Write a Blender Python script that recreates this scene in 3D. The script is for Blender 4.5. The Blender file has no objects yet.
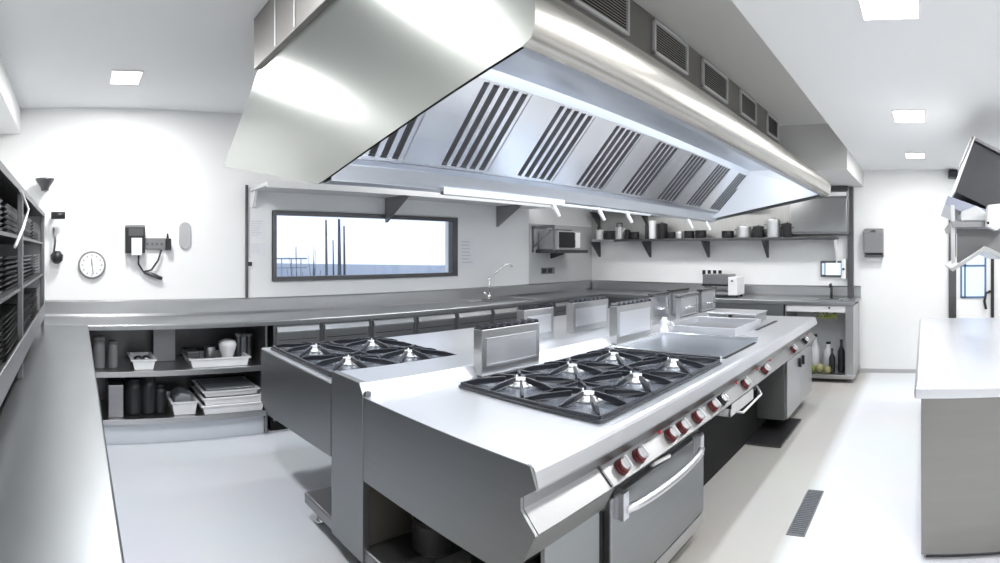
import bpy, bmesh, math, random
from mathutils import Vector, Matrix
random.seed(7)
C = bpy.context.scene.collection
PI = math.pi
E_ = 1.6                                    # eye height

# ---------------------------------------------------------------- measured placement
def onX(L, x, y):
    t = (925 - x) / 540; return Vector((-L, L / math.tan(t), E_ + (252 - y) / 540 * L / math.sin(t)))
def onY(Y, x, y):
    t = (925 - x) / 540; return Vector((-Y * math.tan(t), Y, E_ + (252 - y) / 540 * Y / math.cos(t)))

# ---------------------------------------------------------------- materials
def mat(name, col, rough=.5, metal=0., noise=0., nscale=(8, 8, 8), bump=0., emit=None, estr=0., spec=None, rvar=0., aniso=0., trans=0., coat=0.):
    m = bpy.data.materials.new(name); m.use_nodes = True
    n = m.node_tree.nodes; l = m.node_tree.links; b = n['Principled BSDF']
    b.inputs['Base Color'].default_value = (*col, 1); b.inputs['Roughness'].default_value = rough
    b.inputs['Metallic'].default_value = metal
    if spec is not None: b.inputs['Specular IOR Level'].default_value = spec
    if aniso: b.inputs['Anisotropic'].default_value = aniso
    if trans: b.inputs['Transmission Weight'].default_value = trans
    if coat: b.inputs['Coat Weight'].default_value = coat
    if emit: b.inputs['Emission Color'].default_value = (*emit, 1); b.inputs['Emission Strength'].default_value = estr
    if noise or bump or rvar:
        tc = n.new('ShaderNodeTexCoord'); mp = n.new('ShaderNodeMapping'); mp.inputs['Scale'].default_value = nscale
        nt = n.new('ShaderNodeTexNoise'); nt.inputs['Scale'].default_value = 1.; nt.inputs['Detail'].default_value = 5.
        l.new(tc.outputs['Object'], mp.inputs[0]); l.new(mp.outputs[0], nt.inputs['Vector'])
        if noise:
            mx = n.new('ShaderNodeMix'); mx.data_type = 'RGBA'
            mx.inputs[6].default_value = (*[max(0, c * (1 - noise)) for c in col], 1)
            mx.inputs[7].default_value = (*[min(1, c * (1 + noise)) for c in col], 1)
            l.new(nt.outputs['Fac'], mx.inputs[0]); l.new(mx.outputs[2], b.inputs['Base Color'])
        if rvar:
            mr = n.new('ShaderNodeMapRange'); mr.inputs['From Min'].default_value = .3; mr.inputs['From Max'].default_value = .7
            mr.inputs['To Min'].default_value = max(.02, rough - rvar); mr.inputs['To Max'].default_value = rough + rvar
            l.new(nt.outputs['Fac'], mr.inputs['Value']); l.new(mr.outputs[0], b.inputs['Roughness'])
        if bump:
            bp = n.new('ShaderNodeBump'); bp.inputs['Strength'].default_value = bump; bp.inputs['Distance'].default_value = .01
            l.new(nt.outputs['Fac'], bp.inputs['Height']); l.new(bp.outputs[0], b.inputs['Normal'])
    return m

M = {}
M['steel'] = mat('brushed_steel', (.50, .505, .51), .32, 1, noise=.06, nscale=(2, 60, 60))
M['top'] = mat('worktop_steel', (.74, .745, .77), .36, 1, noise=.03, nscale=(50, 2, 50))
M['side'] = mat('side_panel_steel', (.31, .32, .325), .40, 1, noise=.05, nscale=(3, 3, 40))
M['hood'] = mat('hood_steel', (.41, .425, .405), .27, 1, noise=.02, nscale=(2, 2, 2), aniso=.75)
def grain(m, d):
    n = m.node_tree.nodes; c = n.new('ShaderNodeCombineXYZ')
    for i in range(3): c.inputs[i].default_value = d[i]
    m.node_tree.links.new(c.outputs[0], n['Principled BSDF'].inputs['Tangent'])
grain(M['hood'], (-.42, 0, .91))
M['nose'] = mat('hood_front_steel', (.55, .53, .49), .27, 1, noise=.05, nscale=(40, 1, 40))
M['inner'] = mat('hood_inner_steel', (.66, .69, .74), .33, 1, noise=.05, nscale=(5, 5, 40))
M['filter'] = mat('filter_steel', (.76, .77, .79), .24, 1, noise=.10, nscale=(4, 9, 4))
M['slot'] = mat('filter_slot_dark', (.11, .11, .115), .5, .6)
M['bright'] = mat('hood_end_lit', (.80, .82, .86), .5, .6)  # paler than the inner steel: lamplight on the end panel put into its colour
M['plenum'] = mat('plenum_grey', (.27, .26, .25), .45, .7)
M['worn'] = mat('worn_worktop_steel', (.36, .37, .38), .36, 1, noise=.08, nscale=(3, 6, 6))
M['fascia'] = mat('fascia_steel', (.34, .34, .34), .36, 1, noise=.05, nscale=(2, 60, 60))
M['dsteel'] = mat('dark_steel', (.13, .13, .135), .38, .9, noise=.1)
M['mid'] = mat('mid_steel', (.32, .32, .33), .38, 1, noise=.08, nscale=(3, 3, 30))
M['chrome'] = mat('chrome', (.85, .85, .86), .12, 1)
M['alu'] = mat('burner_alloy', (.86, .86, .86), .38, .8)
M['iron'] = mat('cast_iron', (.018, .02, .026), .30, .0, noise=.3, nscale=(40, 40, 40), spec=.5)
M['tray'] = mat('enamel_tray', (.20, .215, .25), .25, .5, noise=.1)
M['black'] = mat('black_plastic', (.015, .015, .017), .4)
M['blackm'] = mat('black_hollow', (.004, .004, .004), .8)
M['red'] = mat('knob_red', (.12, .014, .018), .32)
M['lens'] = mat('pilot_red', (.5, .02, .02), .2, emit=(.8, .05, .04), estr=.3)
M['white'] = mat('white_plastic', (.82, .82, .82), .4)
M['wall'] = mat('wall_paint', (.84, .845, .84), .6, noise=.015, nscale=(3, 3, 3), bump=.03)
M['wallg'] = mat('wall_sheet', (.80, .81, .815), .5, noise=.03, nscale=(3, 3, 3))
M['wallb'] = mat('back_wall_paint', (.80, .805, .80), .55, noise=.02)
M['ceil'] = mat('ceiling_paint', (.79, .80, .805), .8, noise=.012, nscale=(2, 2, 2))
M['recess'] = mat('recess_shade_paint', (.66, .66, .65), .8, noise=.02)  # greyer than the ceiling: shade beside the hood put into the colour
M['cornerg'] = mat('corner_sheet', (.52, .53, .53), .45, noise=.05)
M['potwall'] = mat('splash_sheet', (.45, .45, .44), .42, .55, noise=.12, nscale=(30, 30, 4))
M['base'] = mat('skirting_grey', (.42, .42, .43), .6)
M['paper'] = mat('paper', (.78, .79, .82), .8)
M['grey'] = mat('grey_plastic', (.20, .20, .205), .5)
M['palep'] = mat('pale_blue_plinth', (.70, .73, .78), .4)
M['midgrey'] = mat('mid_grey_plastic', (.42, .42, .43), .5)
M['lgrey'] = mat('pale_grey_plastic', (.6, .61, .62), .45)
M['lamp'] = mat('lamp_diffuser', (1, 1, 1), .5, emit=(1, 1, 1), estr=6)
M['green'] = mat('leafy_green', (.16, .2, .05), .6, noise=.5, nscale=(30, 30, 30))
M['olive'] = mat('olive_yellow', (.26, .25, .11), .6, noise=.4, nscale=(30, 30, 30))
M['bluew'] = mat('pale_blue_pane', (.55, .66, .85), .15, emit=(.6, .72, .95), estr=.35)
M['screen'] = mat('screen_glow', (.6, .7, .8), .2, emit=(.75, .85, 1), estr=.6)
M['bluef'] = mat('blue_frame', (.10, .16, .27), .5)
M['drain'] = mat('drain_steel', (.22, .23, .25), .45, .6, noise=.4, nscale=(90, 90, 90))
M['outwall'] = mat('terrace_concrete', (.55, .60, .70), .8, noise=.1)
M['outdark'] = mat('dark_timber', (.05, .07, .10), .7)
M['outmid'] = mat('grey_blue_metal', (.30, .36, .45), .5)
M['paving'] = mat('terrace_paving', (.5, .53, .58), .8, noise=.1)
M['ceramic'] = mat('white_ceramic', (.86, .86, .87), .25)
M['clear'] = mat('clear_lid', (.30, .32, .34), .15, .1)
M['copper'] = mat('dark_pan', (.035, .034, .036), .4, .4)

def glass():
    m = bpy.data.materials.new('window_glass'); m.use_nodes = True
    n = m.node_tree.nodes; l = m.node_tree.links; n.clear()
    o = n.new('ShaderNodeOutputMaterial'); a = n.new('ShaderNodeBsdfTransparent'); g = n.new('ShaderNodeBsdfGlossy')
    g.inputs['Roughness'].default_value = .03; fr = n.new('ShaderNodeFresnel'); fr.inputs['IOR'].default_value = 1.4
    x = n.new('ShaderNodeMixShader'); l.new(fr.outputs[0], x.inputs[0]); l.new(a.outputs[0], x.inputs[1]); l.new(g.outputs[0], x.inputs[2])
    a.inputs[0].default_value = (.93, .96, 1, 1); l.new(x.outputs[0], o.inputs[0]); return m
M['glass'] = glass()

def floor_mat():
    m = mat('resin_floor', (.6, .6, .6), .42)
    n = m.node_tree.nodes; l = m.node_tree.links; b = n['Principled BSDF']
    tc = n.new('ShaderNodeTexCoord'); sx = n.new('ShaderNodeSeparateXYZ'); l.new(tc.outputs['Object'], sx.inputs[0])
    nt = n.new('ShaderNodeTexNoise'); nt.inputs['Scale'].default_value = 1.3; nt.inputs['Detail'].default_value = 4; l.new(tc.outputs['Object'], nt.inputs['Vector'])
    def ramp(src, a, c):
        r = n.new('ShaderNodeMapRange'); r.inputs['From Min'].default_value = a; r.inputs['From Max'].default_value = c; r.clamp = True
        l.new(src, r.inputs['Value']); return r.outputs[0]
    # base colour changes across the width: cool grey to the left, warm grey beside the cooker, pale along the right walkway
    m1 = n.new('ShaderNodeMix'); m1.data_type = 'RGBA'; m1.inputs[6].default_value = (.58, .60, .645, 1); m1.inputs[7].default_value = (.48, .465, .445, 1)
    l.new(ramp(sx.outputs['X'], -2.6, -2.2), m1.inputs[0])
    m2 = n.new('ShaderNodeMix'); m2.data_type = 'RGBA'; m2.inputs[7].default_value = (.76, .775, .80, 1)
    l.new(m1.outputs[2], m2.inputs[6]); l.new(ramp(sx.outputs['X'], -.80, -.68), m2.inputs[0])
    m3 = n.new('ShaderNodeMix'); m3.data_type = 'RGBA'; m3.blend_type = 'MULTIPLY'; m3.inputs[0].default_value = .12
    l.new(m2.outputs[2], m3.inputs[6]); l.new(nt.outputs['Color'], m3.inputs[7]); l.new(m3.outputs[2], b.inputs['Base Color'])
    return m
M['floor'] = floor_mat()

# ---------------------------------------------------------------- mesh builder
class MB:
    def __init__(s): s.bm = bmesh.new()
    def box(s, x0, x1, y0, y1, z0, z1):
        v = [s.bm.verts.new(p) for p in ((x0,y0,z0),(x1,y0,z0),(x1,y1,z0),(x0,y1,z0),(x0,y0,z1),(x1,y0,z1),(x1,y1,z1),(x0,y1,z1))]
        for f in ((0,3,2,1),(4,5,6,7),(0,1,5,4),(1,2,6,5),(2,3,7,6),(3,0,4,7)): s.bm.faces.new([v[i] for i in f])
        return s
    def prism(s, pts, a, b, axis='y', caps=True):
        """closed profile: axis y -> pts (x,z); x -> (y,z); z -> (x,y)"""
        def P(p, t): return {'y': (p[0], t, p[1]), 'x': (t, p[0], p[1]), 'z': (p[0], p[1], t)}[axis]
        A = [s.bm.verts.new(P(p, a)) for p in pts]; B = [s.bm.verts.new(P(p, b)) for p in pts]
        k = len(pts)
        for i in range(k): s.bm.faces.new((A[i], A[(i+1)%k], B[(i+1)%k], B[i]))
        if caps: s.bm.faces.new(A[::-1]); s.bm.faces.new(B)
        return s
    def sheet(s, pts, a, b, axis='y'):
        def P(p, t): return {'y': (p[0], t, p[1]), 'x': (t, p[0], p[1]), 'z': (p[0], p[1], t)}[axis]
        A = [s.bm.verts.new(P(p, a)) for p in pts]; B = [s.bm.verts.new(P(p, b)) for p in pts]
        for i in range(len(pts) - 1): s.bm.faces.new((A[i], A[i+1], B[i+1], B[i]))
        return s
    def poly(s, pts): s.bm.faces.new([s.bm.verts.new(p) for p in pts]); return s
    def cyl(s, p, q, r, r2=None, seg=20, caps=True):
        p = Vector(p); q = Vector(q); r2 = r if r2 is None else r2
        d = (q - p).normalized(); u = d.orthogonal().normalized(); w = d.cross(u)
        A = []; B = []
        for i in range(seg):
            a = 2*PI*i/seg; o = u*math.cos(a) + w*math.sin(a)
            A.append(s.bm.verts.new(p + o*r)); B.append(s.bm.verts.new(q + o*r2))
        for i in range(seg):
            f = s.bm.faces.new((A[i], A[(i+1)%seg], B[(i+1)%seg], B[i])); f.smooth = True
        if caps: s.bm.faces.new(A[::-1]); s.bm.faces.new(B)
        return s
    def tube(s, pts, r, seg=10):
        pts = [Vector(p) for p in pts]; rings = []
        u = None
        for i, p in enumerate(pts):
            d = (pts[min(i+1, len(pts)-1)] - pts[max(i-1, 0)]).normalized()
            if u is None: u = d.orthogonal().normalized()
            u = (u - d*u.dot(d)).normalized(); w = d.cross(u)
            rr = r[i] if isinstance(r, (list, tuple)) else r
            rings.append([s.bm.verts.new(p + (u*math.cos(2*PI*k/seg) + w*math.sin(2*PI*k/seg))*rr) for k in range(seg)])
        for a, b in zip(rings, rings[1:]):
            for k in range(seg):
                f = s.bm.faces.new((a[k], a[(k+1)%seg], b[(k+1)%seg], b[k])); f.smooth = True
        s.bm.faces.new(rings[0][::-1]); s.bm.faces.new(rings[-1]); return s
    def lathe(s, c, prof, seg=28, axis='z', smooth=True):
        """prof: (r,h) from bottom to top around axis through c"""
        c = Vector(c); rings = []
        for r, h in prof:
            ring = []
            for k in range(seg):
                a = 2*PI*k/seg; x, y = r*math.cos(a), r*math.sin(a)
                o = {'z': (x, y, h), 'x': (h, x, y), 'y': (x, h, y)}[axis]
                ring.append(s.bm.verts.new(c + Vector(o)))
            rings.append(ring)
        for a, b in zip(rings, rings[1:]):
            for k in range(seg):
                f = s.bm.faces.new((a[k], a[(k+1)%seg], b[(k+1)%seg], b[k])); f.smooth = smooth
        s.bm.faces.new(rings[0][::-1]); s.bm.faces.new(rings[-1]); return s
    def build(s, name, m, parent=None, bevel=0., seg=2):
        bmesh.ops.recalc_face_normals(s.bm, faces=s.bm.faces[:])
        me = bpy.data.meshes.new(name); s.bm.to_mesh(me); s.bm.free()
        me.materials.append(m); o = bpy.data.objects.new(name, me); C.objects.link(o)
        if parent is not None:
            o.parent = parent
            inv = Vector(parent_loc(parent))
            me.transform(Matrix.Translation(-inv))
        if bevel:
            b = o.modifiers.new('b', 'BEVEL'); b.width = bevel; b.segments = seg; b.limit_method = 'ANGLE'; b.angle_limit = math.radians(35)
            b.harden_normals = False
        return o

def parent_loc(o):
    v = Vector((0, 0, 0))
    while o is not None: v += o.location; o = o.parent
    return v
def tag(o, label=None, cat=None, group=None, kind=None):
    if label: o['label'] = label
    if cat: o['category'] = cat
    if group: o['group'] = group
    if kind: o['kind'] = kind
    return o
def empty(name, loc, label, cat, group=None):
    o = bpy.data.objects.new(name, None); C.objects.link(o); o.location = loc; o.empty_display_size = .1
    return tag(o, label, cat, group)
def struct(o): o['kind'] = 'structure'; return o
def dup(root, loc, label=None, group=None):
    """a copy of a thing with copies of its parts and their sub-parts"""
    r = root.copy(); C.objects.link(r); r.location = loc
    if label: r['label'] = label
    if group: r['group'] = group
    for ch in list(root.children):
        c = ch.copy(); C.objects.link(c); c.parent = r
        for g in list(ch.children):
            d = g.copy(); C.objects.link(d); d.parent = c
    return r
ORD = ['first', 'second', 'third', 'fourth', 'fifth', 'sixth', 'seventh', 'eighth', 'ninth', 'tenth', 'eleventh', 'twelfth']

# ================================================================ THE ROOM
XL, YB, XR, YF = -5.08, 7.14, 2.0, -.75
ZL, ZR, ZC = E_ + 1.356, E_ + 1.084, E_ + 1.356       # ceiling levels: left and over the hood, lower over the right aisle
BX = -.817; CXM = -2.2

b = MB(); b.box(XL-.2, XR+.2, YF-.2, YB+.2, -.12, 0)
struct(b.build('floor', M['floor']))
b = MB()                                              # ceiling: left plate, lower right plate
b.box(XL-.15, CXM, YF-.15, YB+.15, ZL, ZL+.14)
b.box(BX, XR+.15, YF-.15, YB+.15, ZR, ZL+.14)
struct(b.build('ceiling', M['ceil']))
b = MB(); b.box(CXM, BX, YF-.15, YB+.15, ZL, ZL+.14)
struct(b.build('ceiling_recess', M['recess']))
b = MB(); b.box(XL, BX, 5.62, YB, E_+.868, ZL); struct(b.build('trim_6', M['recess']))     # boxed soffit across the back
# wall_left with the window opening
wa, wb = onX(5.08, 272.5, 212), onX(5.08, 455, 273)
WY0, WY1, WZ0, WZ1 = 1.94, 4.29, 1.326, 1.997
b = MB()
b.box(XL-.2, XL, YF-.2, 1.62, 0, ZL+.1)
b.box(XL-.2, XL, 1.62, WY0, 0, ZL+.1); b.box(XL-.2, XL, WY1, YB+.2, 0, ZL+.1)
b.box(XL-.2, XL, WY0, WY1, 0, WZ0); b.box(XL-.2, XL, WY0, WY1, WZ1, ZL+.1)
struct(b.build('wall_left', M['wall']))
b = MB(); b.box(XL-.2, XR+.2, YB, YB+.2, 0, ZC+.1); struct(b.build('wall_back', M['wallb']))
b = MB(); b.box(XL-.2, XR+.2, YF-.2, YF, 0, ZL+.1); struct(b.build('wall_front', M['wall']))
b = MB(); b.box(XR, XR+.2, YF, YB, 0, ZC); struct(b.build('wall_right', M['wall']))
b = MB(); b.box(XL, XR, YF, -.53, E_+1.12, ZL); struct(b.build('trim_1', M['wall']))          # dropped soffit over the left worktop
b = MB(); b.box(-1.0+.05, XR, YB-.015, YB, 0, .05); struct(b.build('baseboard_back', M['base']))
# smooth wall sheet behind the wall counter, with its dark edge strip
b = MB(); y0 = 1.66
b.box(XL, XL+.012, y0, WY0-.03, 1.15, 2.30); b.box(XL, XL+.012, WY1+.03, 5.62, 1.15, 2.30)
b.box(XL, XL+.012, WY0-.03, WY1+.03, 1.15, WZ0-.03); b.box(XL, XL+.012, WY0-.03, WY1+.03, WZ1+.03, 2.30)
struct(b.build('trim_4', M['wallg']))
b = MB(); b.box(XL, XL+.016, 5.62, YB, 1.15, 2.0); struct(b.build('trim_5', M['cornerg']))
b = MB(); b.box(XL, XL+.03, y0-.022, y0, 1.15, 2.26); struct(b.build('trim_2', M['dsteel']))
px_ = onY(7.14, 851, 200).x-.04
b = MB(); b.box(XL+.02, px_, YB-.012, YB, 1.81, E_+.86); struct(b.build('trim_7', M['potwall']))
# tall steel post at the end of the back counter
px = onY(7.14, 851, 200).x
b = MB(); b.box(px-.035, px+.04, YB-.09, YB, 1.0, E_+.86); struct(b.build('trim_3', M['dsteel'], bevel=.004))

# window
wr = bpy.data.objects.new('window_1', None); C.objects.link(wr); wr.location = (XL, (WY0+WY1)/2, WZ0); struct(wr)
b = MB(); t = .045
for (a, c, d, e) in ((WY0-.02, WY1+.02, WZ1-t+.02, WZ1+.02), (WY0-.02, WY1+.02, WZ0-.02, WZ0+t-.02), (WY0-.02, WY0+t-.02, WZ0+.02, WZ1-.02), (WY1-t-.02, WY1+.02, WZ0+.02, WZ1-.02)):
    b.box(XL-.06, XL+.025, a, c, d, e)
b.build('window_frame', M['dsteel'], wr, .004)
b = MB(); b.box(XL-.03, XL-.024, WY0, WY1, WZ0, WZ1); b.build('window_pane', M['glass'], wr)

# door at the end of the right aisle
dx0 = onY(7.14, 948.5, 300).x; dx1 = dx0 + .95
dr = bpy.data.objects.new('door_1', None); C.objects.link(dr); dr.location = (dx0, YB, 0); struct(dr)
b = MB(); b.box(dx0, dx0+.10, YB-.05, YB, 0, 2.1); b.box(dx1, dx1+.1, YB-.05, YB, 0, 2.1); b.box(dx0, dx1+.1, YB-.05, YB, 2.1, 2.2)
b.build('door_frame', M['dsteel'], dr, .004)
b = MB(); b.box(dx0+.10, dx1, YB-.03, YB, .0, 2.1); b.build('door_leaf', M['white'], dr)
wx0, wx1 = onY(7.14, 961, 0).x, onY(7.14, 985, 0).x
b = MB(); z0, z1 = onY(7.14, 970, 297).z, 1.95
b.box(wx0, wx1, YB-.036, YB-.03, z0, z1); b.build('door_pane', M['bluew'], dr)  # faint emission stands in for the lit space behind the pane
b = MB(); 
for a in (wx0, (wx0+wx0+.1)/2, wx1): b.box(a-.012, a+.012, YB-.045, YB-.036, z0-.01, z1)
for z in (z0, 1.42, 1.62): b.box(wx0, wx1, YB-.045, YB-.036, z-.012, z+.012)
b.build('glazing_bar', M['bluef'], dr)
hx = onY(7.14, 992, 0).x
b = MB(); b.box(hx-.02, hx+.02, YB-.06, YB-.03, .72, 1.55); b.tube([(hx-.03, YB-.05, 1.08), (hx-.09, YB-.09, 1.06), (hx-.11, YB-.09, .95), (hx-.09, YB-.08, .85)], .018)
b.build('door_handle', M['black'], dr)

# ================================================================ OUTSIDE THE WINDOW
b = MB(); b.box(-16, XL-.3, -1, 14, .3, .4); struct(b.build('ground', M['paving']))
b = MB(); b.prism([(3.1, .4), (13.0, .4), (13.0, 1.20), (3.1, 1.42)], -8.2, -8.0, 'x')
tag(b.build('terrace_wall', M['outwall']), 'low blue grey terrace wall seen through the window', 'wall')
r = empty('terrace_railing', (-7.6, 2.2, .4), 'thin metal railing outside at the left end of the window', 'railing')
for i in range(6):
    b = MB(); b.cyl((-7.6, 2.55+i*.16, .4), (-7.6, 2.55+i*.16, 1.50), .010, seg=8); b.build('post', M['outmid'], r)
b = MB(); b.cyl((-7.6, 2.5, 1.50), (-7.6, 3.45, 1.50), .012, seg=8); b.cyl((-7.6, 2.5, 1.36), (-7.6, 3.45, 1.36), .008, seg=8); b.build('rail', M['outmid'], r)
polelabels = ['tall dark pole outside the window, nearest the railing', 'dark pole outside the window, left one of the close pair', 'dark pole outside the window, right one of the close pair', 'short thin dark pole outside between the single pole and the close pair']
for i, (x, yt, rr) in enumerate(((326, 220, .022), (339, 219, .032), (344, 226, .020), (333, 240, .014))):
    p = onX(7.3, x, yt); b = MB(); b.tube([(p.x, p.y, .4), (p.x, p.y+.01, 1.2), (p.x, p.y, p.z)], [rr, rr, rr*.6], 8)
    tag(b.build('garden_pole', M['outdark']), polelabels[i], 'pole', 'dark poles outside the window')
lbl = ['thin bare shrub outside, in front of the railing', 'thin bare shrub outside, just left of the tall dark pole']
for j, x in enumerate((297, 314)):
    p = onX(7.35, x, 250); b = MB()
    for k in range(9):
        a = random.uniform(-.25, .25); c = random.uniform(-.12, .12); h = random.uniform(.75, 1.25)
        b.tube([(p.x, p.y+c*.2, .4), (p.x+a*.3, p.y+c*.6, .4+h*.6), (p.x+a*.5, p.y+c+a*.2, .45+h)], [.008, .006, .003], 6)
    tag(b.build('bare_shrub', M['outdark']), lbl[j], 'plant', 'bare shrubs outside the window')

# ================================================================ CEILING LIGHTS
def ceiling_light(x, y, z, w, d, label, e_=14):
    r = empty('ceiling_light', (x, y, z), label, 'ceiling light', 'recessed square ceiling lights')
    b = MB(); t = .012
    for (a, c, e, f) in ((-w/2-t, w/2+t, -d/2-t, -d/2), (-w/2-t, w/2+t, d/2, d/2+t), (-w/2-t, -w/2, -d/2, d/2), (w/2, w/2+t, -d/2, d/2)): b.box(x+a, x+c, y+e, y+f, z-.008, z-.0005)
    b.build('rim', M['white'], r)
    b = MB(); b.box(x-w/2, x+w/2, y-d/2, y+d/2, z-.006, z-.001); b.build('diffuser', M['lamp'], r)
    L = bpy.data.lights.new('ceiling_lamp', 'AREA'); L.shape = 'RECTANGLE'; L.size = w; L.size_y = d; L.energy = e_*1.5
    o = bpy.data.objects.new('ceiling_lamp', L); C.objects.link(o); o.location = (x, y, z-.012)
    return r
ceiling_light(-.155, 2.33, ZR, .25, .32, 'largest square ceiling light, cut by the top of the photo')
ceiling_light(-.125, 4.30, ZR, .24, .36, 'square ceiling light in the middle of the right aisle row')
ceiling_light(-.11, 6.05, ZR, .20, .30, 'small square ceiling light closest to the back wall')
ceiling_light(-4.17, .38, ZL, .30, .22, 'square ceiling light alone above the clock wall counter', 24)
# lamps of the same kind carry on overhead and to the right, beyond the frame
for (x, y, z, e_) in ((-2.35, .34, ZL, 36), (-.55, .34, ZL, 36), (.9, .6, ZR, 30), (1.2, 3.4, ZR, 30), (1.2, 5.6, ZR, 24)):
    L = bpy.data.lights.new('ceiling_lamp', 'AREA'); L.shape = 'RECTANGLE'; L.size = .27; L.size_y = .27; L.energy = e_
    o = bpy.data.objects.new('ceiling_lamp', L); C.objects.link(o); o.location = (x, y, z-.012)

# ================================================================ COOKING ISLAND
IY0, IY1, IZ = 1.32, 5.70, .90
isl = empty('cooking_island', (-1.7, 1.32, 0), 'long stainless cooking island with red control knobs along its front', 'cooking island')
prof = [(-2.24, .90), (-1.185, .90), (-1.172, .893), (-1.165, .88), (-1.15, .83), (-1.165, .815), (-1.222, .80), (-1.222, .786), (-2.24, .786)]
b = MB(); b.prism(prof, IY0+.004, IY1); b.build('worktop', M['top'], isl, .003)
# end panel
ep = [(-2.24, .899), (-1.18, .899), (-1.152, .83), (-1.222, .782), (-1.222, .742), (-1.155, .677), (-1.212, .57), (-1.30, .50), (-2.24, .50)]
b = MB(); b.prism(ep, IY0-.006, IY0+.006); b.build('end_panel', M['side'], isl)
b = MB(); b.prism([(-2.24, .8995), (-1.19, .8995), (-1.19, .903), (-2.24, .903)], IY0-.007, IY0+.010); b.build('edge_strip', M['top'], isl)
# control fascia
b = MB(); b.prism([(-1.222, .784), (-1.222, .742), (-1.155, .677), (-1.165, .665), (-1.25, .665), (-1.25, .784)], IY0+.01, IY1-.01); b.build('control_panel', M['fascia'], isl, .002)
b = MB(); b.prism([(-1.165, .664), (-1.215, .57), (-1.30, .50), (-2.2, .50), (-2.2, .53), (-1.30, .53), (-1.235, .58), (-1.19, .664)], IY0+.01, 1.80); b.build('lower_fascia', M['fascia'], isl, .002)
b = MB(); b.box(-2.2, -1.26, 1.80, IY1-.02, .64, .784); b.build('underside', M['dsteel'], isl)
b = MB(); b.prism([(-1.223, .745), (-1.158, .68), (-1.154, .684), (-1.219, .749)], 1.765, 1.775); b.build('panel_joint', M['dsteel'], isl)
# spine between the two halves
b = MB(); b.prism([(-2.57, .10), (-2.24, .10), (-2.24, .91), (-2.275, .965), (-2.57, .965)], IY0-.01, IY0+.03); b.build('spine_end', M['side'], isl, .003)
b = MB(); b.prism([(-2.57, .60), (-2.24, .60), (-2.24, .90), (-2.275, .96), (-2.57, .96)], IY0+.03, IY1); b.build('spine', M['top'], isl, .004)
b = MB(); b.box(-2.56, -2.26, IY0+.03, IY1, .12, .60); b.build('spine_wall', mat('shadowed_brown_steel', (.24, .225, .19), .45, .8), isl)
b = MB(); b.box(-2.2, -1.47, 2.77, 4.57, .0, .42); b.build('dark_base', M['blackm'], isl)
b = MB(); b.box(-2.95, -2.05, IY0-.0, IY1, .10, .165); b.build('base_tray', M['mid'], isl, .01)
for (x, y) in ((-2.88, IY0+.08), (-2.1, IY0+.3), (-2.88, 3.6), (-2.1, 3.6), (-2.88, 5.5), (-2.1, 5.5)):
    b = MB(); b.lathe((x, y, 0), [(.035, 0), (.038, .012), (.03, .03), (.018, .035), (.018, .10)], 18); b.build('foot', M['chrome'], isl)
# small pilot bracket on the near corner of the spine
b = MB(); b.box(-2.24, -2.225, IY0+.0, IY0+.03, .903, .928); b.build('corner_bracket', M['dsteel'], isl)

def fascia_point(x, y_):                  # a point on the sloping control panel at photo column x
    L = 1.19; p = onX(L, x, y_); return p.y
nrm = Vector((.069, 0, .067)).normalized()            # outward normal of the fascia
def knob(y, big=True, red=True):
    c = Vector((-1.189, y, .711)); k = MB()
    u = nrm
    r = .033 if big else .022
    k.cyl(c, c+u*.012, r*1.05, r*1.02, 24); k.cyl(c+u*.012, c+u*.030, r*.98, r*.86, 24)
    o = k.build('knob', M['red'] if red else M['black'], isl)
    q = MB(); q.cyl(c+u*.030, c+u*.034, r*.80, r*.74, 20)
    s = Vector((0, 1, 0)).cross(u).normalized()
    a = c+u*.033
    w = .007
    for sy in (1,):
        p0 = a - s*r*.75; p1 = a + s*r*.75
        q.tube([p0, p0+u*.016, p1+u*.016, p1], w, 6)
    f = q.build('knob_face', M['lgrey'] if red else M['chrome'], o)
    return o
for x, yy in ((622, 464), (639, 456), (670.5, 432), (682, 426), (697, 418), (712.7, 406), (744.7, 384.5), (764.4, 368), (792.7, 348.6)):
    knob(onX(1.186, x, yy).y)
for x in (721.5, 804.5): knob(onX(1.186, x, 0).y, red=(x < 750) and False)
for x in (661, 737, 758, 771, 808):
    y = onX(1.21, x, 0).y; b = MB(); c = Vector((-1.217, y, .738)); b.cyl(c, c+nrm*.008, .006, seg=10); b.build('pilot_light', M['lens'], isl)

# cabinet unit and oven under the near end
pan = empty('base_cabinet', (-1.6, 1.6, 0), 'plain steel cupboard under the near corner of the island beside the oven', 'cabinet')
b = MB(); b.box(-1.30, -1.235, 1.43, 1.775, .14, .49); b.build('body', M['blackm'], pan, .003)  # black body: shade inside the opening is put into the colour
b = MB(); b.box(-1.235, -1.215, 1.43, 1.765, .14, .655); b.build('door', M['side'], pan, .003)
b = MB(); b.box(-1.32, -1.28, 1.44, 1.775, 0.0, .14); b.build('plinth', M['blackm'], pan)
ov = empty('oven', (-1.6, 2.28, 0), 'steel oven with a bowed bar handle under the island hob', 'oven')
OY0, OY1 = 1.79, 2.76
b = MB(); b.box(-2.1, -1.235, OY0, OY1, .12, .635); b.build('body', mat('shade_dark_steel', (.03, .03, .03), .5, .5), ov, .003)  # near-black colour carries the shade under the island
b = MB(); b.box(-1.235, -1.228, OY0+.01, OY1-.01, .55, .655); b.build('recess_panel', M['dsteel'], ov)
b = MB(); b.box(-1.236, -1.195, OY0+.03, OY1-.005, .165, .60); d = b.build('door', M['side'], ov, .008)
b = MB(); ym = (OY0+OY1)/2
pts = []
for i in range(15):
    t = i/14; y = OY0+.09+t*(OY1-OY0-.2); s = math.sin(PI*t); pts.append((-1.165+.045*s**.6, y, .545-.0*s))
b.tube(pts, .019, 10)
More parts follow.
